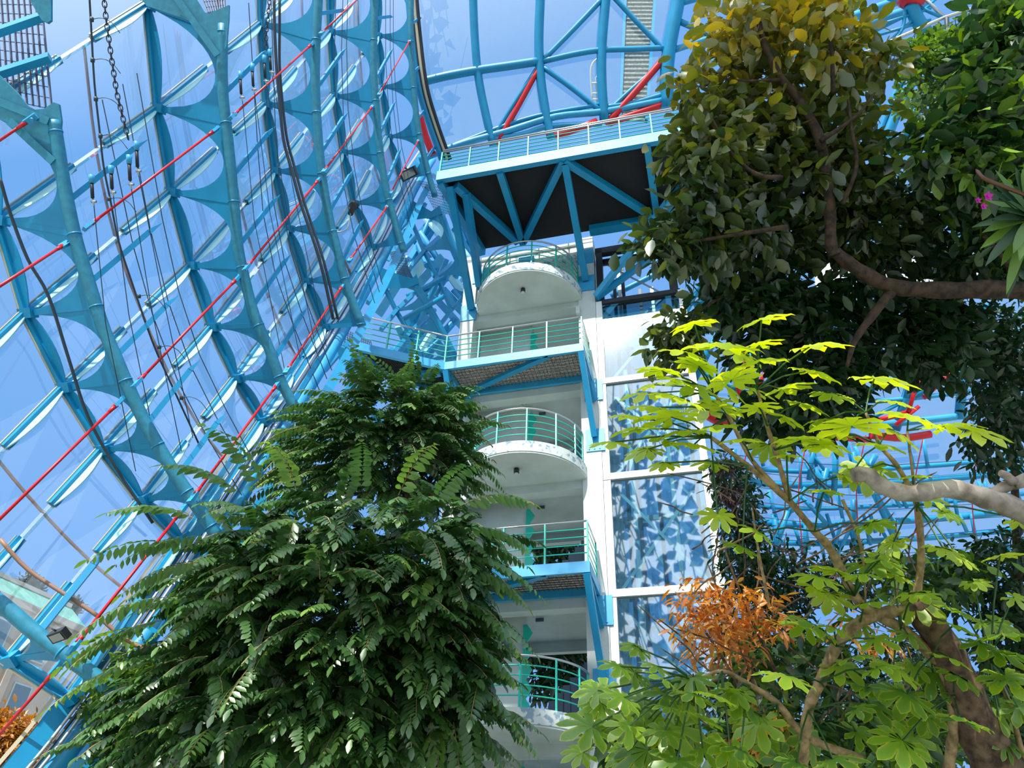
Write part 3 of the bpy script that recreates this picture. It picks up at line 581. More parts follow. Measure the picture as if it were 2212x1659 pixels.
for a, z in ((.2, 18.8), (.2, 20.0), (-3.6, 18.3), (-3.3, 19.9), (-1.75, 20.15)):
    tb(MB(), a-.26, a+.26, .1, .13, z-.35, z+.3).build('bracket_plate', CYAN_L, td)
def fr(t): return (-3.65+9.2*t, 3.58-.17*t)
r_ = rail(fr, 'deck_railing', 'Teal railing with twin steel handrails along the front of the top deck', ZT+.42, 1.05, 5, [i/10 for i in range(11)], (0, 1))
MB().tube([W(*fr(0), ZT+1.56), W(*fr(1), ZT+1.56)], .03, 8).build('handrail', STEEL, r_, True)
r2 = rail(lambda t: (-3.4+9*t, .6), 'deck_railing', 'Teal railing along the back of the top deck, seen through the front one', ZT+.42, 1.0, 5, [i/9 for i in range(10)], (0, 1))
# lift shaft
sh = thing('lift_shaft', 'Glazed lift shaft with white frame right of the concrete column', 'lift shaft', W(1.8, -1.2, 0))
for a in (.56, 3.02): tb(MB(), a-.09, a+.09, -.1, .08, 0, 17.95).build('corner_post', WHITE, sh); tb(MB(), a-.09, a+.09, -2.4, -2.2, 0, 17.95).build('corner_post', WHITE, sh)
for z in (2.35, 5.5, 8.67, 11.78, 14.87): 
    tb(MB(), .47, 3.11, -.06, .1, z-.09, z+.09).build('transom', WHITE, sh); tb(MB(), .47, 3.11, -2.4, -2.3, z-.07, z+.07).build('transom', ALU, sh)
    for a in (.56, 3.02): tb(MB(), a-.05, a+.05, -2.3, -.05, z-.07, z+.07).build('transom', ALU, sh)
ZB = [0, 2.35, 5.5, 8.67, 11.78, 14.87, 17.9]
for i in range(6):
    z0, z1 = ZB[i]+.09, ZB[i+1]-.09
    tb(MB(), .65, 2.93, 0, .02, z0, z1).build('glass_pane', GLASS_E, sh); tb(MB(), 3.0, 3.02, -2.2, -.1, z0, z1).build('glass_pane', GLASS_C, sh); tb(MB(), .65, 2.93, -2.36, -2.34, z0, z1).build('glass_pane', GLASS_C, sh)
    MB().beam(W(.65, -.22, z1), W(2.9, -.22, z0), .08, .02, NB).build('cross_brace', ALU, sh); MB().beam(W(2.9, -.28, z1), W(.65, -.28, z0), .08, .02, NB).build('cross_brace', ALU, sh)
    MB().beam(W(.65, -2.2, z0), W(2.9, -2.2, z1), .07, .02, NB).build('cross_brace', ALU, sh); MB().beam(W(.65, -2.25, z1), W(2.9, -2.25, z0), .07, .02, NB).build('cross_brace', ALU, sh)
for a, b, m_ in ((.95, -1.1, DARK), (1.1, -1.2, ALU), (1.25, -.9, DARK), (2.75, -1.1, DARK), (1.7, -2.1, DARK), (2.1, -2.1, ALU)): tb(MB(), a-.05, a+.05, b-.05, b+.05, .2, 20.3).build('guide_rail', m_, sh)
for z in range(3, 20, 2): MB().beam(W(.8, -1.2, z), W(1.4, -1.2, z), .06, .08).build('guide_bracket', DARK, sh)
for a in (.62, 2.86): tb(MB(), a-.1, a+.1, -.2, 0, 17.9, 20.4).build('upper_post', DARK, sh)
tb(MB(), .5, 3.0, -.14, .06, 17.86, 18.02).build('upper_transom', DARK, sh); tb(MB(), .5, 3.0, -.2, 0, 20.15, 20.4).build('upper_transom', DARK, sh)
MB().tube([W(.5, -.3, 20.0), W(3.4, -.3, 20.0)], .12, 10).build('header_pipe', DARK, sh, True)
MB().beam(W(.5, .2, 18.05), W(3.0, 1.4, 20.4), .16, .2, NB).build('outer_brace', CYAN_L, sh); MB().beam(W(.5, .15, 18.05), W(3.5, .2, 20.3), .15, .18, NB).build('outer_brace', CYAN, sh)
MB().beam(W(.7, -.5, 20.2), W(2.8, -.6, 18.2), .06, .02, NB).build('cross_brace', ALU, sh); MB().beam(W(.7, -2.2, 18.2), W(2.8, -2.2, 20.2), .07, .1, NB).build('cross_brace', CYAN, sh)
MB().beam(W(.6, -2.2, 19.2), W(3.4, -2.2, 18.9), .1, .1, NB).build('cross_brace', CYAN, sh)

# ------------------------------------------------------------------ ground and building outside
g = MB(); g.add([(-150, -150, 0), (150, -150, 0), (150, 200, 0), (-150, 200, 0)], [(0, 1, 2, 3)]); struct(g.build('ground', GROUND))
bl = thing('building', 'Beige stone building with green copper mansard roof beyond the glass, bottom left', 'building', at(60, 1500, 60))
BA, BB = at(-60, 1245, 60), at(168, 1345, 60); BB[2] = BA[2] = (BA[2]+BB[2])/2
# keep the corner under its pixel and run the eave level
BBr = at(166, 1352, 60); BAr = ray(-60, 1256); BAr = CAM+BAr*((BBr[2]-1.6)/BAr[2]); ex = unit((BBr-BAr)*np.array((1, 1, 0))); ez = np.array((0, 0, 1.)); en = np.array((ex[1], -ex[0], 0.)); Lb = 34.0
def bb(x0, x1, y0, y1, z0, z1):  # x measured back from the corner along the facade, y out of the facade, z below the eave
    c = [BBr-ex*x+en*y+ez*z for z in (z0, z1) for x, y in ((x0, y0), (x1, y0), (x1, y1), (x0, y1))]; return c
GLB = mat('dark_window_glass', (120, 140, 150), .15)
MB().hexa(bb(0, Lb, -10, 0, -BBr[2], 0)).build('wall', BEIGE, bl)
MB().hexa(bb(-.4, Lb, -10, .5, -.5, 0)).hexa(bb(-.25, Lb, -10, .3, -.9, -.5)).build('cornice', BEIGE, bl); MB().hexa(bb(-.2, Lb, -10, .3, -4.2, -3.9)).hexa(bb(-.2, Lb, -10, .3, -8.2, -7.9)).build('string_course', BEIGE, bl)
c_ = bb(-.4, Lb, -10, .5, 0, 0.01); tp = [p+ez*1.3-en*1.2*(1 if i > 1 else 0)+ex*(-.9 if i in (0, 3) else 0) for i, p in enumerate(c_[:4])]
MB().hexa(c_[:4]+tp).build('roof', COPPERG, bl)
MB().hexa(bb(-.1+.7, Lb, -9, -.6, 1.3, 1.6)).build('parapet', BEIGE, bl)
for i in range(9):
    x = 1.6+i*3.4
    for zt, hh in ((-1.5, 2.0), (-5.1, 2.3), (-9.0, 2.3), (-13, 2.3)):
        w_ = MB().hexa(bb(x, x+1.5, -.05, .1, zt-hh, zt)).build('window_frame', CONC, bl)
        MB().hexa(bb(x+.12, x+1.38, 0, .13, zt-hh+.12, zt-.12)).build('pane', GLB, w_)
    MB().hexa(bb(x+2.1, x+2.6, 0, .35, -8, -.9)).build('pilaster', BEIGE, bl)
for i in (2, 6): MB().hexa(bb(i*3.4+.9, i*3.4+4.4, 0, 1.2, -4.6, -3.9)).hexa(bb(i*3.4+.9, i*3.4+4.4, 1.1, 1.2, -3.9, -3.1)).build('balcony', BEIGE, bl)

# ------------------------------------------------------------------ steelwork behind the foliage on the right
def px_tubes(root, L_, d0):
    for pix, d, r, m_, nm in L_:
        P = [at(x, y, d) for x, y in pix]
        MB().tube(smooth_path(P, 4) if len(P) > 2 else P, r, 8).build(nm, m_, root, True)
fr_ = thing('roof_truss', 'Cyan tubular roof truss with pale sunlit chords, above the tall tree top', 'truss', at(1800, 60, 27))
px_tubes(fr_, [([(1455, 108), (1560, 74), (1700, 30)], 28, .12, CYAN_L, 'chord'), ([(1465, 45), (1560, 85), (1640, 108)], 28, .12, CYAN, 'diagonal'), ([(1455, 10), (1600, -30)], 28, .13, CYAN_L, 'chord'),
  ([(1560, 130), (1700, 85), (1860, 30), (2000, -20)], 27, .16, CYAN_L, 'chord'), ([(1690, -20), (1692, 120)], 27, .13, CYAN, 'post'), ([(1560, 75), (1640, 92), (1700, 80)], 27, .1, CYAN, 'diagonal'),
  ([(1600, 160), (1770, 100), (1870, 55), (2010, 5)], 26, .16, CYAN_L, 'chord'), ([(1640, 190), (1900, 60), (1990, 15)], 26, .09, CYAN, 'chord'), ([(1900, -10), (1970, 6), (2040, -40)], 26, .08, CYAN, 'chord'),
  ([(1968, 10), (1980, 40), (2000, 70)], 25, .22, CYAN, 'post'), ([(1955, 22), (1950, 60), (1930, 90)], 25, .06, CYAN, 'stay'), ([(1985, 15), (2040, 40)], 25, .06, CYAN, 'stay'), ([(1880, 60), (2010, 18)], 25, .05, CYAN, 'stay'), ([(1900, 75), (2010, 42)], 25, .05, CYAN, 'stay'),
  ([(1920, 90), (2030, -10)], 25, .05, CYAN, 'stay'), ([(1990, -10), (2040, 38)], 25, .06, ALU, 'stay'),
  ([(2050, 90), (1990, 150), (1960, 200)], 27, .13, CYAN, 'column'), ([(2010, 95), (1950, 210), (1900, 330)], 26, .2, CYAN, 'column'), ([(1970, 130), (1925, 220), (1885, 330)], 26, .1, CYAN, 'column'), ([(2030, 110), (1990, 210), (1960, 300)], 27, .16, CYAN, 'column'),
  ([(1580, 330), (1700, 290), (1900, 220)], 25, .14, CYAN, 'chord'), ([(1580, 620), (1500, 660)], 25, .12, CYAN, 'chord'), ([(1455, 648), (1540, 632)], 26, .07, CYAN, 'chord'), ([(1560, 530), (1500, 640), (1470, 700)], 25, .08, CYAN, 'diagonal'), ([(1530, 520), (1560, 640)], 24, .22, CYAN, 'post'), ([(1470, 530), (1560, 590)], 26, .12, CYAN, 'diagonal'), ([(1320, 640), (1480, 560), (1560, 520)], 27, .1, CYAN, 'diagonal'), ([(1320, 575), (1450, 530)], 28, .2, CYAN_L, 'chord')], 26)
rl = thing('red_disc_lamp', 'Large glossy red disc hub at the top edge, over the tree top', 'lamp', at(1968, 4, 25))
MB().tube([at(1966, 14, 25), at(1967, 6, 25), at(1970, -8, 25)], [.25, .42, .3], 24).build('shade', RED, rl, True)
fc = thing('mesh_walkway', 'Dark mesh walkway rising to the top right corner behind the leaves', 'walkway', at(2080, 70, 22))
grating('mesh_panel', [at(1790, 150, 22), at(2230, -20, 21), at(2230, 40, 21), at(1790, 190, 22)], 60, 6, .014, fc, WIRE, .02)
MB().tube([at(1790, 148, 22), at(2040, 38, 21.5), at(2230, -24, 21)], .05, 8).build('top_rail', STEEL, fc, True)
MB().tube([at(1790, 192, 22), at(2040, 85, 21.5), at(2230, 42, 21)], .07, 8).build('bottom_rail', WIRE, fc, True)
for x, y in ((2045, 38), (2118, 12), (2190, -10)): MB().tube([at(x, y, 21.4), at(x+2, y+55, 21.4)], .06, 6).build('post', WIRE, fc, True)
fr2 = thing('lower_truss', 'Cyan and red tubular truss glimpsed between the leaves right of the lift shaft', 'truss', at(1900, 900, 26))
px_tubes(fr2, [([(1510, 800), (1620, 850), (1760, 862), (1900, 866), (2060, 850), (2140, 838)], 26, .08, CYAN_L, 'ring_chord'), ([(1500, 850), (1640, 900), (1850, 918), (2050, 902), (2200, 880)], 26, .12, CYAN_L, 'ring_chord'),
  ([(1880, 940), (1950, 946), (2010, 938)], 25.7, .13, RED, 'red_band'), ([(1500, 872), (1545, 902), (1580, 915)], 25.7, .22, RED, 'red_band'), ([(1780, 944), (1880, 950)], 25.8, .1, RED, 'red_band'),
  ([(2086, 740), (2072, 905)], 26, .16, CYAN, 'post'), ([(1980, 780), (1935, 930)], 26, .14, CYAN, 'post'), ([(1968, 805), (1958, 860)], 25.5, .1, CYAN, 'post'), ([(1985, 815), (1962, 890)], 25.4, .07, RED, 'strut'),
  ([(1965, 865), (2065, 795)], 26, .1, CYAN, 'diagonal'), ([(1995, 860), (2070, 790)], 25.5, .08, RED, 'strut'), ([(1895, 908), (1965, 890)], 25.5, .09, RED, 'strut'), ([(1935, 918), (1985, 878)], 25.4, .07, RED, 'strut'), ([(1870, 850), (1950, 805)], 26, .08, CYAN, 'diagonal'), ([(1880, 905), (1945, 870)], 26, .07, CYAN, 'diagonal'),
  ([(1870, 760), (1835, 830)], 26, .28, CYAN, 'post'), ([(1560, 700), (1500, 820)], 26, .12, CYAN, 'post'), ([(1630, 760), (1580, 860)], 26, .14, CYAN, 'post'), ([(1562, 745), (1602, 860)], 25.5, .08, RED, 'strut'), ([(1570, 815), (1628, 778)], 25.5, .15, RED, 'strut'), ([(1660, 790), (1630, 850)], 25.5, .07, RED, 'strut'),
  ([(1730, 690), (1800, 710), (1900, 720), (2050, 705)], 26, .14, CYAN, 'ring_chord'), ([(1740, 645), (1725, 700)], 25.5, .09, RED, 'strut'), ([(1830, 740), (1870, 735)], 25.4, .13, RED, 'strut'), ([(1780, 800), (1830, 825)], 25.4, .12, RED, 'strut'), ([(2000, 680), (2150, 660)], 26, .1, CYAN, 'ring_chord'), ([(2040, 705), (2035, 690)], 25.4, .1, RED, 'strut')], 26)
lat = thing('far_lattice', 'Pale blue lattice wall with short hanging fins far behind the broad-lobed leaves', 'lattice', at(1850, 1080, 30))
L_ = []
for yy, r in ((1005, .1), (1035, .14), (1085, .09), (1120, .14), (1160, .12), (1210, .1)):
    L_.append(([(1560, yy-10), (1640, yy+8), (1760, yy+14), (1900, yy+8), (2050, yy-2), (2210, yy-18)], 30, r, CYAN, 'ring_tube'))
rr = random.Random(3)
for i in range(34):
    x = 1560+i*19+rr.uniform(-6, 6); y = rr.choice([950, 965, 1040, 1060, 1110, 1140]); L_.append(([(x, y), (x+rr.uniform(8, 22), y+rr.uniform(35, 80))], 29.8, .07, CYAN_L if i % 2 else CYAN, 'fin'))
for i in range(26):
    x = rr.uniform(1570, 1900); y = rr.uniform(960, 1150); a = rr.uniform(-1, 1); L_.append(([(x, y), (x+60*a, y+rr.uniform(60, 110))], 29.5, rr.uniform(.06, .14), CYAN, 'diagonal'))
for i in range(5):
    x = 1600+i*125; L_.append(([(x+20, 940), (x, 1060), (x+10, 1200)], 29.2, .02, RED, 'tie_rod'))
for i in range(7):
    y = 980+i*32; L_.append(([(1560, y), (1850, y+26), (2212, y+5)], 29, .012, WIRE, 'cable'))
px_tubes(lat, L_, 30)
for i in range(2):
    z = 33
    q = [at(1500+i*380, 640, 33), at(1880+i*380, 600, 33), at(1880+i*380, 1250, 33), at(1500+i*380, 1250, 33)]
    struct(MB().prism(q, VIEW*.03).build('window_%d' % wn, GLASS)); wn += 1
sr = thing('striped_canopy', 'Pale corrugated canopy seen in slivers behind the big branch on the right', 'canopy', at(1950, 580, 24))
MB().prism([at(1760, 540, 24), at(2120, 520, 24), at(2180, 610, 23), at(1760, 640, 23)], VIEW*.05).build('sheet', ALU, sr)
for i in range(14): MB().beam(at(1760, 540+7*i, 23.8), at(2150, 522+7*i, 23.8), .05, .05).build('corrugation', CONC, sr)
sr = thing('dark_screen', 'Dark screened end of the top deck glimpsed behind the tree, with pale mesh', 'screen', at(1640, 350, 23))
MB().prism([at(1600, 330, 24), at(1670, 320, 24), at(1680, 370, 23), at(1610, 380, 23)], VIEW*.05).build('panel', BLACKM, sr)

# ------------------------------------------------------------------ leaves
def leafmesh(name, tv, tf, pos, dirs, nor, size, tint, m_, parent=None, edge=None, width=None, **props):
    """tv template verts (x along the leaf, y across, z up)"""
    n = len(pos); tv = np.array(tv, float); k = len(tv); d = dirs/np.linalg.norm(dirs, axis=1)[:, None]
    s = np.cross(nor, d); s /= (np.linalg.norm(s, axis=1)[:, None]+1e-9); u_ = np.cross(d, s); wd = np.ones(n) if width is None else width
    V = pos[:, None, :]+size[:, None, None]*(tv[None, :, 0:1]*d[:, None, :]+tv[None, :, 1:2]*wd[:, None, None]*s[:, None, :]+tv[None, :, 2:3]*u_[:, None, :])
    V = V.reshape(-1, 3); fl = len(tf[0]); T_ = np.array(tf); Fi = (T_[None]+(np.arange(n)*k)[:, None, None]).reshape(-1)
    me = bpy.data.meshes.new(name); me.vertices.add(len(V)); me.vertices.foreach_set('co', V.ravel()); me.loops.add(len(Fi)); me.loops.foreach_set('vertex_index', Fi)
    nf = n*len(tf); me.polygons.add(nf); me.polygons.foreach_set('loop_start', np.arange(nf)*fl); me.update(calc_edges=True)
    a = me.attributes.new('tint', 'FLOAT', 'POINT'); a.data.foreach_set('value', np.repeat(tint, k))
    if edge is not None: b = me.attributes.new('edge', 'FLOAT', 'POINT'); b.data.foreach_set('value', np.tile(edge, n))
    me.polygons.foreach_set('use_smooth', np.ones(nf, bool)); me.materials.append(m_)
    o = bpy.data.objects.new(name, me); sc.collection.objects.link(o)
    if parent: o.parent = parent; o.matrix_parent_inverse = parent.matrix_basis.inverted() if parent.type == 'EMPTY' else Matrix.Identity(4)
    for q, v in props.items(): o[q] = v
    return o
OVAL_V = [(0, 0, 0), (.22, .13, .03), (.22, -.13, .03), (.25, 0, -.01), (.55, .19, .01), (.55, -.19, .01), (.55, 0, -.04), (.84, .105, -.05), (.84, -.105, -.05), (.84, 0, -.08), (1, 0, -.13)]
OVAL_F = [(0, 3, 1), (0, 2, 3), (1, 3, 6), (1, 6, 4), (3, 2, 5), (3, 5, 6), (4, 6, 9), (4, 9, 7), (6, 5, 8), (6, 8, 9), (7, 9, 10), (9, 8, 10)]
def blobpts(bl_, R):
    """bl_: (cx, cy, rx, ry, depth, thick, n) in photo pixels -> points spread through an ellipsoid at that depth"""
    P = []; Cn = []
    for cx, cy, rx, ry, d, th, n in bl_:
        v = R.normal(size=(n, 3)); v /= np.linalg.norm(v, axis=1)[:, None]; r = R.uniform(.25, 1, n)**(1/2.2); v *= r[:, None]
        c = at(cx, cy, d); ex_ = M[:, 0]*(rx*d/F); ey_ = M[:, 1]*(ry*d/F); ed = unit(c-CAM)*th
        P.append(c+v[:, :1]*ex_+v[:, 1:2]*ey_+v[:, 2:3]*ed); Cn.append(np.repeat(c[None], n, 0))
    return np.concatenate(P), np.concatenate(Cn)
def leafy(name, blobs, m_, parent, size, R, droop=.6, tintf=None, width=(.8, 1.2), clump=5, **props):
    P, C_ = blobpts(blobs, R); n = len(P)
    # leaves sit in small whorls round twig ends
    P = np.repeat(P, clump, 0); C_ = np.repeat(C_, clump, 0); N_ = len(P); base = np.repeat(R.normal(size=(n, 3)), clump, 0)
    d = R.normal(size=(N_, 3))*.75+base*.35+(P-C_)*.25; d[:, 2] = d[:, 2]*.7-droop; d /= np.linalg.norm(d, axis=1)[:, None]
    nr = R.normal(size=(N_, 3))*.45+np.array((0, -.15, 1.)); P = P+d*size*.35+R.normal(size=(N_, 3))*size*.45
    t = R.uniform(0, .6, N_) if tintf is None else tintf(P, R)
    return leafmesh(name, OVAL_V, OVAL_F, P, d, nr, size*R.uniform(.65, 1.25, N_), t, m_, parent, width=R.uniform(*width, N_), **props)
def limb(root, pix, d, r, m_, nm='branch', dd=None):
    n = len(pix); P = [at(p[0], p[1], d if dd is None else d+(dd-d)*i/(n-1)) for i, p in enumerate(pix)]
    Q = smooth_path(P, 5); rs = np.interp(np.linspace(0, 1, len(Q)), np.linspace(0, 1, len(r)), r); rs = rs*(1+.08*np.sin(np.arange(len(Q))*1.7))
    return MB().tube(Q, list(rs), 10).build(nm, m_, root, True)
def worldz(p): return p[:, 2]

# pinnate fronds for the drooping tree
def fronds(name, anchors, dirs, length, m_, parent, R, tint, pairs=12, lf=.185):
    P = []; D = []; Nn = []; S = []; Tt = []; m = MB()
    for i in range(len(anchors)):
        a = anchors[i]; d = unit(dirs[i]); Lg = length[i]; side = unit(np.cross(d, (0, 0, 1.))+R.normal(size=3)*.12); prev = a; pts = [a]
        dc = d.copy(); st = Lg/pairs
        for k in range(pairs):
            dc = unit(dc+np.array((0, 0, -.085))); q = prev+dc*st; up = np.cross(side, dc)
            if up[2] < 0: up = -up
            tp = math.sin(math.pi*(.18+.8*(k+1)/pairs))**.5
            for s in (-1, 1):
                ld = side*s*.85+dc*.55-up*.42+R.normal(size=3)*.09
                P.append(q); D.append(ld); Nn.append(up+side*s*.35); S.append(lf*tp*R.uniform(.85, 1.15)); Tt.append(tint[i]+R.uniform(-.07, .07)+(.18 if k > pairs-3 else 0))
            prev = q; pts.append(q)
        P.append(prev); D.append(dc); Nn.append(up); S.append(lf*.9); Tt.append(tint[i]+.15)
        if i % 2 == 0: m.tube(pts[::3]+[pts[-1]], .006, 3, cap=False)
    leafmesh(name, OVAL_V, OVAL_F, np.array(P), np.array(D), np.array(Nn), np.array(S), np.clip(np.array(Tt), 0, 1), m_, parent, width=np.full(len(P), 1.2))
    m.build('leaf_stalks', BARK_T, parent, kind='stuff')

R = np.random.default_rng(5)
tr = thing('drooping_tree', 'Big tree with long drooping rows of leaflets in front of the tower, lower left', 'tree', at(860, 1650, 11)*np.array((1, 1, 0)))
BL = [(640, 1180, 170, 110, 10.2, 1.0, 100), (860, 1180, 200, 120, 10.2, 1.1, 130), (520, 1270, 130, 110, 10, 1.0, 80), (700, 1330, 260, 150, 9.8, 1.2, 220), (940, 1330, 110, 140, 10, 1.0, 90), (560, 1480, 260, 150, 9.8, 1.2, 230),
      (850, 1480, 170, 140, 10, 1.1, 130), (380, 1530, 120, 100, 10, 1.0, 80), (620, 1600, 300, 90, 9.6, 1.2, 180), (960, 1480, 100, 140, 9.6, .8, 60), (1000, 1170, 60, 70, 10.2, .6, 26), (270, 1640, 60, 50, 10, .6, 20)]
P, C_ = blobpts(BL, R); cen = at(740, 1450, 10.4)
dr = (P-cen); dr[:, 2] *= .35; dr = dr/np.linalg.norm(dr, axis=1)[:, None]+R.normal(size=P.shape)*.85; dr[:, 2] = np.clip(dr[:, 2], -.7, .35); dr[:, 1] -= .25
tn = np.clip(R.normal(.26, .13, len(P))+.0*P[:, 0], 0, .62)
fronds('foliage', P, dr, R.uniform(.45, .9, len(P)), LF_PINN, tr, R, tn)
# the sprays that stick out of the crown
SP = [(430, 1215, -1, .1), (400, 1180, -.9, .4), (350, 1340, -1, .0), (300, 1355, -1, .0), (420, 1120, -.8, .6), (520, 1070, -.5, .7), (1000, 1090, .8, .5), (1000, 1200, 1, .1), (1015, 1230, 1, 0), (1010, 1140, .9, .2), (990, 1290, .9, -.2), (990, 1380, 1, -.1), (990, 1450, 1, -.3), (1020, 1480, 1, -.3),
      (1010, 1530, .8, -.6), (450, 1160, -.9, .2), (330, 1430, -.8, .1), (560, 1050, -.2, .8), (640, 1060, -.1, .8), (780, 1060, .1, .8), (860, 1070, .3, .7), (940, 1080, .4, .7), (980, 1560, .2, -.9), (1000, 1500, .3, -.9), (950, 1540, .0, -1), (890, 1560, 0, -1), (360, 1290, -1, .1)]
A = np.array([at(x, y, 9.2) for x, y, *_ in SP]); D_ = np.array([M@np.array((a, b, .15)) for *_, a, b in SP])
fronds('foliage', A, D_, R.uniform(.85, 1.15, len(A)), LF_PINN, tr, R, R.uniform(.35, .62, len(A)), 13, .19)
limb(tr, [(800, 1700), (802, 1560), (806, 1500), (800, 1475)], 10.9, [.2, .16, .14], BARK, 'trunk')
for pix, r in (([(800, 1480), (760, 1440), (720, 1400), (640, 1330)], [.13, .07]), ([(805, 1480), (830, 1440), (880, 1390), (960, 1300)], [.12, .05]), ([(800, 1480), (790, 1350), (780, 1220)], [.1, .04]), ([(640, 1330), (540, 1270), (440, 1240)], [.06, .02]), ([(760, 1440), (560, 1430), (400, 1470)], [.07, .02])): limb(tr, pix, 10.6, r, BARK)
# tall tree behind it
t2 = thing('tall_tree', 'Tall tree with drooping leaf rows reaching up to the angled walkway, left of the tower', 'tree', at(860, 1100, 14)*np.array((1, 1, 0)))
BL = [(830, 905, 130, 70, 13.6, .8, 80), (760, 960, 140, 70, 13.5, .9, 90), (890, 1000, 130, 90, 13.5, .9, 120), (800, 860, 60, 45, 13.5, .6, 26), (940, 950, 70, 90, 13.6, .7, 50), (730, 1030, 120, 50, 13.4, .8, 50), (920, 870, 80, 40, 14, .6, 30)]
P, C_ = blobpts(BL, R); cen = at(850, 1000, 13.8); dr = P-cen; dr[:, 2] *= .4; dr = dr/np.linalg.norm(dr, axis=1)[:, None]+R.normal(size=P.shape)*.4; dr[:, 2] = np.clip(dr[:, 2], -.4, .4); dr[:, 1] -= .2
fronds('foliage', P, dr, R.uniform(.6, 1.0, len(P)), LF_PINN, t2, R, np.clip(R.normal(.27, .12, len(P)), 0, .7), 12, .165)
SP = [(800, 850, 0, 1), (790, 830, -.1, 1), (860, 850, .3, .9), (700, 880, -1, .4), (680, 920, -1, .1), (650, 970, -1, 0), (1000, 920, 1, .5), (960, 1010, 1, 0), (985, 1030, 1, -.1), (900, 900, .9, .2), (640, 1000, -1, -.1)]
A = np.array([at(x, y, 13) for x, y, *_ in SP]); D_ = np.array([M@np.array((a, b, .1)) for *_, a, b in SP])
fronds('foliage', A, D_, R.uniform(.6, .9, len(A)), LF_PINN, t2, R, R.uniform(.3, .55, len(A)), 12, .16)
limb(t2, [(880, 1300), (880, 1100), (880, 950), (840, 880)], 13.9, [.12, .08, .03], BARK, 'trunk')
# darker bushes behind the drooping trees, bottom left corner
bs = thing('dark_bush', 'Dark shady bush under the drooping tree at the bottom edge', 'bush', at(560, 1650, 12)*np.array((1, 1, 0)))
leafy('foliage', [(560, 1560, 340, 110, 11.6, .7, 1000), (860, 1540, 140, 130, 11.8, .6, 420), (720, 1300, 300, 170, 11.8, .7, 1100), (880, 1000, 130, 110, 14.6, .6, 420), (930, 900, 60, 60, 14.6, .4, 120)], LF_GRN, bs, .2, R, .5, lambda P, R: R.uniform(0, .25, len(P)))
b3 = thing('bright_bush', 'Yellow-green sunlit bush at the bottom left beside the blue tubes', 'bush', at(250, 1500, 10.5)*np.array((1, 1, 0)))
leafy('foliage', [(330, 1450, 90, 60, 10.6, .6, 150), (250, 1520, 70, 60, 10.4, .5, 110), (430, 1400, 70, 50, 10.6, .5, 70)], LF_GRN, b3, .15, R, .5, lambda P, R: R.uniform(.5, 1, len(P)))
# trees outside, bottom left
o1 = thing('autumn_tree', 'Orange-brown autumn tree outside the glass in the bottom left corner', 'tree', at(40, 1620, 34)*np.array((1, 1, 0)))
leafy('foliage', [(30, 1610, 90, 60, 34, 2, 900), (110, 1650, 60, 30, 33, 1.5, 300), (0, 1580, 40, 40, 34, 1.5, 300)], LF_AUT, o1, .34, R, .3, lambda P, R: R.uniform(0, 1, len(P))); limb(o1, [(40, 1700), (40, 1640), (45, 1600)], 34, [.3, .1], BARK, 'trunk')
o2 = thing('outside_shrub', 'Soft green tree outside the glass at the bottom edge, right of the building', 'tree', at(170, 1640, 34)*np.array((1, 1, 0)))
leafy('foliage', [(170, 1640, 50, 40, 33, 1.5, 400), (300, 1430, 50, 30, 36, 1.5, 260), (260, 1470, 40, 20, 36, 1.5, 150)], LF_GRN, o2, .3, R, .3, lambda P, R: R.uniform(.4, 1, len(P))); limb(o2, [(175, 1710), (172, 1660), (170, 1640)], 33, [.2, .1], BARK, 'trunk')
for x, y, s, lb in ((64, 1283, 36, 'taller one by the frame edge'), (153, 1318, 26, 'smaller one near the roof corner')):
    cf = thing('rooftop_conifer', 'Dark little conifer behind the green roof, '+lb, 'tree', at(x, y, 64), 'rooftop conifers')
    leafy('foliage', [(x-4, y-s*.1, s*.62, s*.32, 64, 1, 110), (x-2, y-s*.45, s*.3, s*.35, 64, .6, 70)], LF_GRN, cf, .5, R, -.5, lambda P, R: R.uniform(0, .3, len(P)))
    MB().tube([at(x, y+s*.8, 64.5), at(x, y, 64)], .15, 6).build('trunk', BARK_D, cf, True)
# trees seen through the tower openings
o3 = thing('background_tree', 'Dark tree seen through the openings behind the tower', 'tree', at(1230, 1500, 26)*np.array((1, 1, 0)))
leafy('foliage', [(1200, 1370, 80, 70, 26, 1.5, 420), (1200, 1160, 60, 60, 26, 1.2, 170), (1215, 1470, 80, 40, 26, 1.2, 120), (1200, 985, 50, 20, 26, 1, 30)], LF_GRN, o3, .38, R, .3, lambda P, R: R.uniform(0, .3, len(P)))
limb(o3, [(1250, 1600), (1240, 1450), (1238, 1370), (1220, 1250), (1205, 1120)], 26, [.35, .3, .15, .06], BARK_D, 'trunk'); limb(o3, [(1238, 1400), (1255, 1340), (1265, 1290)], 26, [.2, .1], BARK_D)

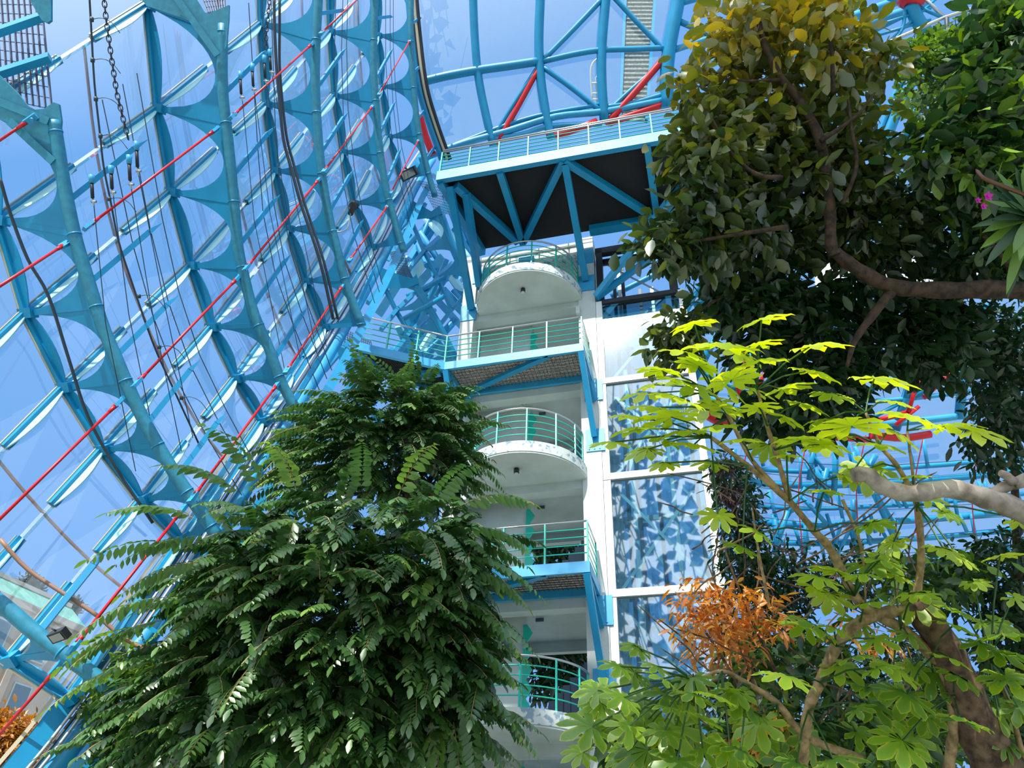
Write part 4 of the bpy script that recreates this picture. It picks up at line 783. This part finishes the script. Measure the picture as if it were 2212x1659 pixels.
# ------------------------------------------------------------------ right: big oval-leaved tree
bt = thing('broad_tree', 'Big oval-leaved tree filling the upper right, yellow-tipped, on a thick level branch', 'tree', at(2195, 900, 7.5)*np.array((1, 1, 0)))
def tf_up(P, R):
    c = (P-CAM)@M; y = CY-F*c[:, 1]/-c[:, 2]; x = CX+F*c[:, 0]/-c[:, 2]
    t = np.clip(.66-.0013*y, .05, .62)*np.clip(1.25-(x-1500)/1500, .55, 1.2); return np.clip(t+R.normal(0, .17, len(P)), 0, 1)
UP = [(1600, 50, 85, 70, 6.6, .5, 74), (1760, 60, 100, 90, 6.6, .6, 111), (1850, 130, 80, 45, 6.7, .4, 24), (1540, 200, 80, 90, 6.6, .5, 81), (1660, 230, 120, 100, 6.8, .7, 125), (1800, 250, 110, 100, 6.8, .6, 96), (1900, 110, 45, 22, 6.6, .3, 9),
      (1530, 330, 85, 80, 6.4, .5, 110), (1680, 380, 130, 90, 6.8, .7, 170), (1830, 380, 100, 80, 6.9, .6, 120), (1520, 450, 80, 60, 6.4, .5, 90), (1430, 520, 50, 45, 6.3, .35, 34), (1490, 520, 80, 45, 6.4, .4, 70), (1620, 500, 110, 70, 6.8, .6, 130), (1760, 500, 110, 60, 7, .5, 110), (1900, 480, 110, 80, 7, .5, 120)]
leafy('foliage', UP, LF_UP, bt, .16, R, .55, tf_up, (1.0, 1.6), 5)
UQ = [(1600, 640, 90, 60, 6.9, .5, 120), (1700, 640, 100, 50, 7, .5, 110), (1640, 730, 70, 50, 6.9, .4, 60), (1770, 720, 80, 50, 7, .4, 50), (1740, 860, 110, 70, 6.9, .5, 150), (1900, 740, 110, 70, 7, .5, 120), (2020, 730, 90, 80, 7, .5, 110), (1870, 620, 80, 30, 7, .4, 40), (2000, 660, 90, 60, 7, .4, 60), (1800, 800, 60, 40, 6.9, .3, 40), (1660, 880, 60, 50, 6.9, .3, 50)]
leafy('foliage', UQ, LF_GRN, bt, .16, R, .6, lambda P, R: R.uniform(0, .45, len(P)), (.9, 1.4), 5)
for pix, r, d, nm in [([(2620, 720), (2440, 660), (2195, 627), (2046, 627), (1928, 619), (1850, 580), (1803, 544)], [.095, .07, .05], 6.3, 'branch'), ([(1803, 550), (1795, 525), (1791, 423), (1772, 305), (1733, 227), (1685, 165), (1654, 102), (1635, 30)], [.05, .04, .02], 6.25, 'branch'),
    ([(1932, 621), (1881, 686), (1846, 738), (1829, 793)], [.045, .014], 6.3, 'branch'), ([(1690, 385), (1631, 375), (1576, 325), (1537, 255)], [.022, .01], 6.1, 'branch'), ([(1772, 305), (1850, 250), (1890, 200)], [.02, .008], 6.2, 'branch'), ([(1800, 200), (1795, 90), (1780, 60)], [.018, .008], 6.2, 'branch'),
    ([(1700, 490), (1600, 505), (1500, 520), (1430, 520)], [.02, .007], 6.0, 'branch'), ([(1820, 440), (1850, 360), (1840, 280), (1830, 200)], [.02, .01], 6.2, 'branch'), ([(2560, 300), (2600, 700), (2580, 1200), (2560, 1900)], [.12, .22], 6.6, 'trunk'), ([(1685, 172), (1620, 175), (1590, 172)], [.014, .006], 6.2, 'branch')]: limb(bt, pix, d, r, BARK_D, nm)
# right hand tree with brighter leaves
rt = thing('bright_leaved_tree', 'Bright green tree along the right edge with thin dark upright stems', 'tree', at(2180, 400, 6)*np.array((1, 1, 0)))
leafy('foliage', [(2145, 180, 75, 110, 6.2, .5, 105), (2190, 60, 60, 90, 6.2, .4, 80), (2070, 320, 90, 50, 6.2, .5, 60), (2150, 330, 80, 60, 6.2, .4, 90), (1985, 320, 50, 25, 6.2, .3, 12)], LF_GRN, rt, .18, R, .35, lambda P, R: np.clip(R.normal(.45, .34, len(P)), 0, 1), (1.0, 1.5), 5)
leafy('foliage', [(2050, 430, 90, 70, 6.8, .5, 110), (2150, 560, 90, 60, 6.8, .5, 110), (2170, 440, 60, 60, 6.8, .3, 60), (1980, 560, 100, 50, 7.4, .4, 70)], LF_GRN, rt, .15, R, .45, lambda P, R: R.uniform(.1, .75, len(P)), (.9, 1.4), 5)
for pix, r in (([(2190, 620), (2175, 570), (2124, 509)], [.03, .02]), ([(2167, 290), (2150, 240), (2146, 160), (2140, 60)], [.022, .01]), ([(2187, 611), (2180, 450), (2167, 290)], [.03, .022]), ([(2040, 410), (2090, 380), (2130, 350)], [.01, .006])): limb(rt, pix, 6.4, r, BARK_D)
cl = thing('creeper', 'Light small-leaved creeper hanging from the mesh walkway at upper right', 'creeper', at(2040, 130, 12)); 
leafy('foliage', [(2030, 110, 70, 40, 12, .6, 200), (2060, 180, 60, 80, 12, .6, 220), (1990, 210, 50, 80, 12, .6, 140), (2110, 70, 50, 30, 12, .5, 100)], LF_GRN, cl, .12, R, .2, lambda P, R: R.uniform(.35, 1, len(P)), (1.2, 1.8), 4)
for pix in ([(2030, 80), (2040, 150), (2020, 250)], [(2070, 90), (2060, 170), (2085, 240)], [(1990, 150), (1985, 220), (1970, 290)]): limb(cl, pix, 12, [.015, .008], BARK, 'stem')
rm = thing('dark_hedge_tree', 'Dark leafy tree along the right edge below the level branch', 'tree', at(2180, 1500, 8)*np.array((1, 1, 0)))
leafy('foliage', [(2150, 720, 90, 70, 7.4, .5, 130), (2170, 850, 80, 100, 7.6, .6, 170), (2150, 960, 70, 60, 7.6, .5, 80), (2160, 1230, 90, 90, 8, .6, 150), (2180, 1400, 70, 120, 8, .6, 180), (2180, 1590, 90, 90, 8, .6, 160), (2060, 1250, 60, 70, 8.4, .5, 70)], LF_GRN, rm, .13, R, .5, lambda P, R: R.uniform(0, .4, len(P)), (.8, 1.2), 5)
limb(rm, [(2215, 1640), (2200, 1300), (2190, 1000), (2175, 760)], 8, [.06, .02], BARK_D, 'trunk')
dk = thing('dark_bushy_tree', 'Dark small-leaved tree beside the right post of the lift shaft', 'tree', at(1620, 1500, 9.5)*np.array((1, 1, 0)))
leafy('foliage', [(1590, 1080, 50, 70, 9.6, .5, 170), (1610, 1200, 60, 90, 9.6, .6, 240), (1700, 1240, 90, 60, 9.4, .6, 200), (1640, 1330, 110, 80, 9.4, .7, 300), (1560, 1020, 25, 40, 9.6, .3, 50), (1700, 1500, 200, 130, 9, .8, 600), (1900, 1560, 160, 110, 8.6, .8, 450), (1860, 1240, 100, 60, 9.4, .5, 170), (1950, 1450, 110, 110, 9, .6, 260)], LF_GRN, dk, .12, R, .5, lambda P, R: R.uniform(0, .5, len(P)), (.7, 1.1), 4)
limb(dk, [(1640, 1800), (1625, 1500), (1600, 1200), (1580, 1040)], 9.7, [.1, .05, .02], BARK_D, 'trunk')
pp = thing('purple_epiphyte', 'Clump of purple-black strap leaves hanging beside the lift shaft post', 'plant', at(1575, 1000, 9.2))
leafy('foliage', [(1568, 1005, 16, 14, 9.1, .15, 26), (1580, 1065, 18, 16, 9.1, .15, 30)], LF_PUR, pp, .1, R, .9, None, (.4, .6), 5)
# hanging leaf ball by the shaft glare
hb = thing('leaf_cluster', 'Dark rosette-like leaf cluster hanging in front of the sunlit lift glass', 'leaf cluster', at(1450, 740, 6.2))
leafy('foliage', [(1455, 735, 42, 40, 6.2, .2, 46), (1475, 700, 35, 25, 6.2, .15, 16)], LF_UP, hb, .13, R, .7, lambda P, R: R.uniform(0, .5, len(P)), (1.1, 1.6), 5)
limb(hb, [(1560, 640), (1500, 680), (1455, 735)], 6.3, [.012, .008], BARK_D, 'stem')

# palmate-leaved tree (big lobed leaves on ringed stems)
def palm_template(lobes, seed):
    r = random.Random(seed); V = [(0, 0, 0)]; Fc = []; E = [0.]; n = lobes; A0 = math.radians(135)
    ang = [(-A0+2*A0*i/(n-1)) for i in range(n)]; Ln = [(.62+.38*math.cos(a*.62))*r.uniform(.92, 1.06) for a in ang]
    def dr(r_): return -.22*r_*r_
    web = []
    for i in range(n+1):
        a = ang[0]-.16 if i == 0 else ang[-1]+.16 if i == n else (ang[i-1]+ang[i])/2
        rr_ = .2 if i in (0, n) else .35*(Ln[i-1]+Ln[i])/2
        V.append((rr_*math.cos(a), rr_*math.sin(a), dr(rr_)+.03)); E.append(.75); web.append(len(V)-1)
    for i in range(n):
        a = ang[i]; L0 = Ln[i]; w_ = .15*L0+.02; idx = []
        for s, wd in ((.45, .8), (.72, 1.15), (.88, .8)):
            for sg in (-1, 0, 1):
                x = s*L0; y = sg*wd*w_; V.append((x*math.cos(a)-y*math.sin(a), x*math.sin(a)+y*math.cos(a), dr(x)+(0 if sg else -.02)+.03*math.sin(9*s+i))); E.append(.95 if sg else .15); idx.append(len(V)-1)
        V.append((L0*math.cos(a), L0*math.sin(a), dr(L0)-.03)); E.append(1.); tip = len(V)-1
        a0, c0, b0, a1, c1, b1, a2, c2, b2 = idx
        Fc += [(0, web[i], a0), (0, a0, c0), (0, c0, b0), (0, b0, web[i+1])]
        for p, q in (((a0, c0), (a1, c1)), ((c0, b0), (c1, b1)), ((a1, c1), (a2, c2)), ((c1, b1), (c2, b2))): Fc += [(p[0], q[0], q[1]), (p[0], q[1], p[1])]
        Fc += [(a2, tip, c2), (c2, tip, b2)]
    return V, Fc, np.array(E)
PT = [palm_template(8, 1), palm_template(9, 2), palm_template(7, 3)]
pl = thing('palmate_tree', 'Tree with big yellow-green lobed leaves on tan ringed stems, lower right foreground', 'tree', at(2155, 1659, 4.8)*np.array((1, 1, 0)))
LV_ = [(1500, 700, 75), (1555, 745, 110), (1480, 760, 70), (1645, 690, 85), (1600, 760, 80), (1640, 745, 70), (1755, 745, 95), (1430, 800, 85), (1500, 830, 90), (1640, 780, 95), (1750, 800, 80), (1400, 850, 80), (1890, 815, 110), (1470, 860, 90), (1560, 830, 80), (1690, 840, 80), (1800, 850, 80),
       (1450, 900, 100), (1380, 925, 90), (1540, 920, 90), (1640, 880, 80), (1730, 870, 70), (1400, 970, 75), (1330, 955, 80), (1500, 960, 80), (1660, 960, 70), (1790, 905, 70), (1840, 920, 120), (1970, 900, 100), (2040, 920, 110), (2100, 930, 90), (1730, 950, 80), (1900, 960, 90), (1540, 1000, 60), (1440, 1000, 60), (1840, 980, 80),
       (1880, 1010, 80), (2060, 980, 60), (1550, 1110, 60), (1690, 1100, 60), (1880, 1130, 70), (1960, 1130, 60), (1640, 1150, 60), (2110, 1070, 50), (1780, 1060, 60), (1990, 1040, 60), (1930, 1170, 60), (1800, 1180, 60), (1900, 1210, 70), (2010, 1180, 60), (2160, 1200, 60),
       (1380, 1400, 50), (1340, 1440, 60), (1420, 1440, 55), (1300, 1520, 70), (1440, 1500, 80), (1500, 1500, 75), (1560, 1490, 60), (1390, 1510, 60), (1280, 1570, 90), (1350, 1560, 80), (1460, 1570, 95), (1520, 1550, 60), (1400, 1620, 100), (1500, 1620, 80), (1260, 1625, 60), (1590, 1490, 70), (1470, 1430, 50),
       (1600, 1520, 80), (1700, 1460, 90), (1640, 1350, 90), (1720, 1380, 80), (1760, 1350, 80), (1840, 1420, 70), (1580, 1360, 60), (1930, 1440, 90), (1850, 1470, 90), (1880, 1520, 80), (1960, 1500, 90), (2070, 1460, 70), (2120, 1390, 70), (2160, 1410, 70), (2170, 1470, 60), (2150, 1530, 60),
       (1640, 1560, 80), (1740, 1590, 80), (1850, 1580, 80), (1690, 1640, 80), (1950, 1600, 90), (1800, 1640, 80), (2060, 1350, 60), (1980, 1280, 70), (1860, 1240, 70), (1760, 1270, 60), (2200, 1120, 60), (2190, 1290, 50), (1600, 1620, 80), (2000, 1540, 70), (1960, 1370, 60)]
_r = random.Random(21)
LV_ += [(_r.uniform(1420, 2200), _r.uniform(1180, 1650), _r.uniform(45, 85)) for _ in range(62)]+[(_r.uniform(1560, 2150), _r.uniform(860, 1180), _r.uniform(40, 62)) for _ in range(16)]+[(_r.uniform(1290, 1500), _r.uniform(1420, 1650), _r.uniform(50, 80)) for _ in range(14)]
LV_ = [q for i_, q in enumerate(LV_) if not (1430 < q[0] < 1730 and 1190 < q[1] < 1440) and not (1560 < q[0] < 2150 and 960 < q[1] < 1200 and i_ % 2)]
LV_ += [(1420, 880, 85), (1480, 930, 80), (1530, 870, 85), (1600, 950, 75), (1440, 950, 70), (1580, 820, 80), (1370, 900, 70), (1690, 900, 75), (1510, 790, 75), (1620, 840, 70), (1780, 960, 75), (1930, 930, 80), (1460, 820, 75), (1560, 880, 70), (1410, 830, 60)]
STEMN = [(1546, 855), (1571, 893), (1626, 996), (1705, 1082), (1760, 1148), (1536, 945), (1615, 1006), (1636, 841), (1657, 920), (1674, 972), (1846, 1287), (1946, 1357), (2015, 1417), (1807, 1396), (1772, 1474), (1859, 1343), (1746, 1535), (1870, 890), (1900, 960), (1940, 1010), (1960, 930), (1980, 1090), (1560, 1450), (1620, 1480), (1680, 1520), (1500, 1470), (2060, 1500), (2140, 1430)]
byT = [[], [], []]; pet = MB(); rp = random.Random(9)
for i, (x, y, s) in enumerate(LV_):
    d = 5.0+rp.uniform(-.35, .35); p = at(x, y, d); sz = s/F*d*.86*rp.uniform(.9, 1.15); k = min(STEMN, key=lambda q: abs(q[0]-x)+abs(q[1]-y)*.8-(40 if q[1] > y else 0)+rp.uniform(0, 30))
    st = at(k[0], k[1], 5.1); v = p-st; dr_ = np.array((v[0], v[1]*.6-.15, -.12+rp.uniform(-.15, .12))); dr_ = dr_/np.linalg.norm(dr_)
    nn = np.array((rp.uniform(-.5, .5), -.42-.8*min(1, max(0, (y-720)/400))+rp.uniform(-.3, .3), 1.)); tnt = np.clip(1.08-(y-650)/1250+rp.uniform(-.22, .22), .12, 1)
    byT[i % 3].append((p, dr_, nn, sz, tnt)); mid = lerp(st, p, .5)+np.array((0, 0, .03)); pet.tube([st, mid, p], .006, 5, cap=False)
for (V, Fc, E_), L2 in zip(PT, byT):
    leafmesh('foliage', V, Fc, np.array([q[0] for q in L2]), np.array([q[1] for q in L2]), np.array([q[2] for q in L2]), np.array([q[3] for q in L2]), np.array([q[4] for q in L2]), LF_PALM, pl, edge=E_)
pet.build('leaf_stalks', LF_PALM, pl, kind='stuff')
for pix, r, m_, nm in [([(2200, 1760), (2155, 1659), (2098, 1535), (2054, 1426), (1995, 1325), (1963, 1300)], [.19, .16, .12, .1, .09], BARK, 'trunk'),
    ([(2040, 1430), (2015, 1417), (1946, 1357), (1881, 1322), (1846, 1287), (1794, 1187), (1760, 1148), (1705, 1082), (1626, 996), (1571, 893), (1546, 855)], [.045, .035, .03, .018, .01], BARK_T, 'stem'), ([(1705, 1082), (1615, 1006), (1536, 945), (1505, 929)], [.022, .01], BARK_T, 'stem'), ([(1705, 1075), (1674, 972), (1657, 920), (1636, 841)], [.02, .01], BARK_T, 'stem'),
    ([(1975, 1320), (1920, 1322), (1859, 1343), (1807, 1396), (1772, 1474), (1746, 1535), (1733, 1659), (1730, 1750)], [.045, .04, .036, .04], BARK_T, 'stem'), ([(2035, 1440), (2055, 1513), (2059, 1578), (2050, 1659), (2045, 1760)], [.03, .034, .04], BARK_T, 'stem'),
    ([(1980, 1290), (1990, 1200), (1980, 1090), (1940, 1010), (1900, 960), (1870, 890)], [.028, .018, .01], BARK_T, 'stem'), ([(1980, 1090), (1960, 930)], [.012, .008], BARK_T, 'stem'), ([(1860, 1640), (1740, 1590), (1680, 1520), (1620, 1480), (1560, 1450), (1500, 1470)], [.03, .02, .008], BARK_T, 'stem'),
    ([(2210, 1640), (2180, 1520), (2140, 1430), (2110, 1370)], [.02, .01], BARK_T, 'stem'), ([(1660, 1300), (1640, 1200), (1625, 1100)], [.012, .006], BARK_T, 'stem'), ([(1820, 1080), (1860, 1180), (1870, 1300)], [.012, .006], BARK_T, 'stem')]: limb(pl, pix, 5.15, r, m_, nm)
# dead branch
db = thing('dead_branch', 'Bleached bare dead branch reaching in from the right edge', 'branch', at(2212, 1110, 4.6))
limb(db, [(2620, 1330), (2420, 1225), (2212, 1108), (2139, 1080), (2053, 1056), (1967, 1066), (1905, 1050), (1874, 1026), (1842, 1026)], 4.6, [.085, .07, .055, .05, .045], BARK_G, 'main_limb'); limb(db, [(2420, 960), (2212, 1038), (2185, 1046), (2140, 1066)], 4.65, [.045, .03], BARK_G, 'fork'); limb(db, [(2190, 1042), (2172, 1026), (2160, 1022)], 4.62, [.03, .02], BARK_G, 'stub')
# bird's nest fern, orchid
fe = thing('nest_fern', 'Strap-leaved fern growing on the right frame edge above the orchid', 'fern', at(2225, 470, 4.8))
m = MB(); ctr = at(2235, 470, 4.8)
for i in range(26):
    a = math.radians(95+i*7.2+rp.uniform(-4, 4)); Lf = rp.uniform(.3, .5); X = M@np.array((math.cos(a), math.sin(a), rp.uniform(-.2, .5))); X = unit(X); up = M[:, 2]*.6+M[:, 1]*.5; S_ = unit(np.cross(X, up)); row = []
    for j in range(7):
        s = j/6; c_ = ctr+X*Lf*s-np.array((0, 0, .22))*s*s*Lf; ww = .032*math.sin(math.pi*min(1, .12+.88*s))**.6+.002
        row += [c_-S_*ww, c_-M[:, 1]*.008, c_+S_*ww]
    m.add(row, [f_ for j in range(6) for f_ in ((j*3, j*3+3, j*3+4, j*3+1), (j*3+1, j*3+4, j*3+5, j*3+2))])
fo = m.build('fronds', LF_GRN, fe, True); a_ = fo.data.attributes.new('tint', 'FLOAT', 'POINT'); a_.data.foreach_set('value', np.repeat(np.repeat([rp.uniform(.3, .9) for _ in range(26)], 7), 3))
wl = MB(); wl.tube(smooth_path([at(2225, 425, 4.7), at(2160, 400, 4.65), at(2125, 385, 4.65), at(2108, 366, 4.7)], 4), [.012]*12+[.004], 6).build('withered_frond', LF_OR, fe, True)
orc = thing('orchid', 'Magenta orchid spray with three blooms near the right edge', 'orchid', at(2140, 440, 4.7))
MB().tube([at(2215, 470, 4.8), at(2170, 435, 4.7), at(2118, 428, 4.7)], .004, 5).build('stem', LF_GRN, orc, True)
for x, y, s in ((2134, 424, .03), (2112, 433, .02), (2124, 446, .022)):
    c_ = at(x, y, 4.68); m = MB()
    for k in range(5):
        a = k*2*math.pi/5+.3; X = M[:, 0]*math.cos(a)+M[:, 1]*math.sin(a); Y = -M[:, 0]*math.sin(a)+M[:, 1]*math.cos(a); Z = M[:, 2]
        m.add([c_, c_+X*s*.5+Y*s*.4+Z*.004, c_+X*s*1.1+Z*.01, c_+X*s*.5-Y*s*.4+Z*.004], [(0, 1, 2, 3)])
    m.tube([c_, c_+M[:, 2]*.012], s*.25, 8); m.build('bloom', MAGENTA, orc)
# orange dry shrub
os_ = thing('orange_shrub', 'Thin shrub with dry orange leaves in front of the lower lift glass', 'shrub', at(1620, 1500, 6)*np.array((1, 1, 0)))
leafy('foliage', [(1510, 1290, 50, 40, 5.9, .3, 34), (1560, 1330, 60, 50, 5.9, .3, 50), (1500, 1360, 40, 60, 5.9, .3, 40), (1620, 1290, 70, 30, 6, .3, 36), (1670, 1340, 60, 30, 6, .3, 30), (1590, 1400, 60, 30, 6, .3, 30), (1910, 1400, 40, 20, 6, .2, 12), (1640, 1580, 60, 50, 6.2, .3, 46), (1840, 1350, 40, 20, 6, .2, 12)], LF_OR, os_, .1, R, .5, lambda P, R: R.uniform(.2, 1, len(P)), (.6, .9), 4)
m = MB()
for i in range(90):
    x = rp.uniform(1480, 1980); y = rp.uniform(1060, 1600); d = rp.uniform(5.6, 7); a = rp.uniform(-1.2, 1.2); Lg = rp.uniform(60, 220)
    q = [(x+math.sin(a)*Lg*s+rp.uniform(-10, 10), y-math.cos(a)*Lg*s*.7) for s in (0, .33, .66, 1)]; m.tube(smooth_path([at(u_, v_, d) for u_, v_ in q], 3), [.007]*9+[.002], 4, cap=False)
m.build('bare_twigs', BARK, os_, kind='stuff')
for pix in ([(1640, 1500), (1600, 1400), (1560, 1300), (1530, 1220)], [(1690, 1480), (1620, 1330), (1575, 1215), (1560, 1160)], [(1640, 1560), (1560, 1420), (1500, 1330), (1490, 1300)]): limb(os_, pix, 6, [.014, .005], BARK, 'stem')

# bright undergrowth low on the right
ug = thing('understorey_shrub', 'Mid green broad-leaved shrub filling the bottom right behind the big trunk', 'shrub', at(1900, 1640, 7)*np.array((1, 1, 0)))
leafy('foliage', [(1820, 1600, 260, 60, 6.6, .6, 190), (1640, 1600, 120, 60, 6.6, .5, 90), (2050, 1540, 150, 90, 7, .5, 130), (1700, 1420, 150, 60, 7, .5, 90), (2000, 1230, 120, 50, 7.6, .5, 70), (1380, 1600, 90, 60, 6.4, .4, 60)], LF_GRN, ug, .17, R, .35, lambda P, R: R.uniform(.25, .95, len(P)), (.9, 1.5), 5)
# glazed lattice on the near side of the greenhouse, mirrored in the lift glass
rw = MB(); ux = np.array((.92, -.39, 0.)); p0 = np.array((-12.5, -15.5, 0.)); rq = random.Random(4); up = np.array((0, 0, 1.))
for i in range(-5, 6):
    for j in range(16, 52):
        if rq.random() < .3: continue
        c0 = p0+ux*(3+i*.8+rq.uniform(-.3, .3))+up*(j*.8+rq.uniform(-.3, .3)); n_ = rq.choice((3, 4, 4)); a0 = rq.uniform(0, 6)
        rw.prism([c0+(ux*math.cos(a0+k*6.28/n_)+up*math.sin(a0+k*6.28/n_))*rq.uniform(.2, .95) for k in range(n_)], np.array((.39, .92, 0))*.03)
    for k in range(9):
        z = rq.uniform(12, 38); rw.beam(p0+ux*(3+i*.8)+up*z, p0+ux*(3+i*.8+rq.uniform(-2, 2))+up*(z+rq.uniform(3, 7)), .06, rq.uniform(.08, .2), (0, 1, 0))
struct(rw.build('wall_rear', mat('pale_grey_blue_plates', (150, 186, 198), .6)))

lb_ = thing('stair_lattice', 'Dense bright cyan lattice of tubes and small plates left of the round balconies', 'lattice', at(930, 600, 27))
for i in range(46):
    x = rr.uniform(845, 1000); y = rr.uniform(430, 760); 
    if x > 1010-(y-560)*.12 or x < 790+(760-y)*.3: continue
    a = rr.choice((-.7, -.5, .35, .6, .75)); l_ = rr.uniform(40, 110); P_ = at(x, y, 29.5+rr.uniform(-1.5, 1.5)); Q_ = at(x+a*l_, y+l_*.8, 29.5+rr.uniform(-1.5, 1.5))
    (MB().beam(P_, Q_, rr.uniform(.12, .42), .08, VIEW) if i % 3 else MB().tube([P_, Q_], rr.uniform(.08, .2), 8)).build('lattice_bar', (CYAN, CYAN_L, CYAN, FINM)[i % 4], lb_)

rs_ = thing('shady_tree', 'Shady broad tree just beyond the right frame edge behind the fern', 'tree', at(2500, 1500, 8)*np.array((1, 1, 0)))
leafy('foliage', [(2420, 200, 150, 200, 8, .8, 240), (2460, 600, 150, 200, 8, .8, 240), (2480, 1050, 170, 220, 8.2, .8, 260), (2460, 1450, 180, 220, 8.2, .8, 280), (2280, 820, 50, 120, 8.4, .5, 60)], LF_GRN, rs_, .17, R, .5, lambda P, R: R.uniform(0, .5, len(P)))
limb(rs_, [(2500, 1900), (2500, 1400), (2480, 900), (2460, 300)], 8.2, [.18, .12, .05], BARK_D, 'trunk')
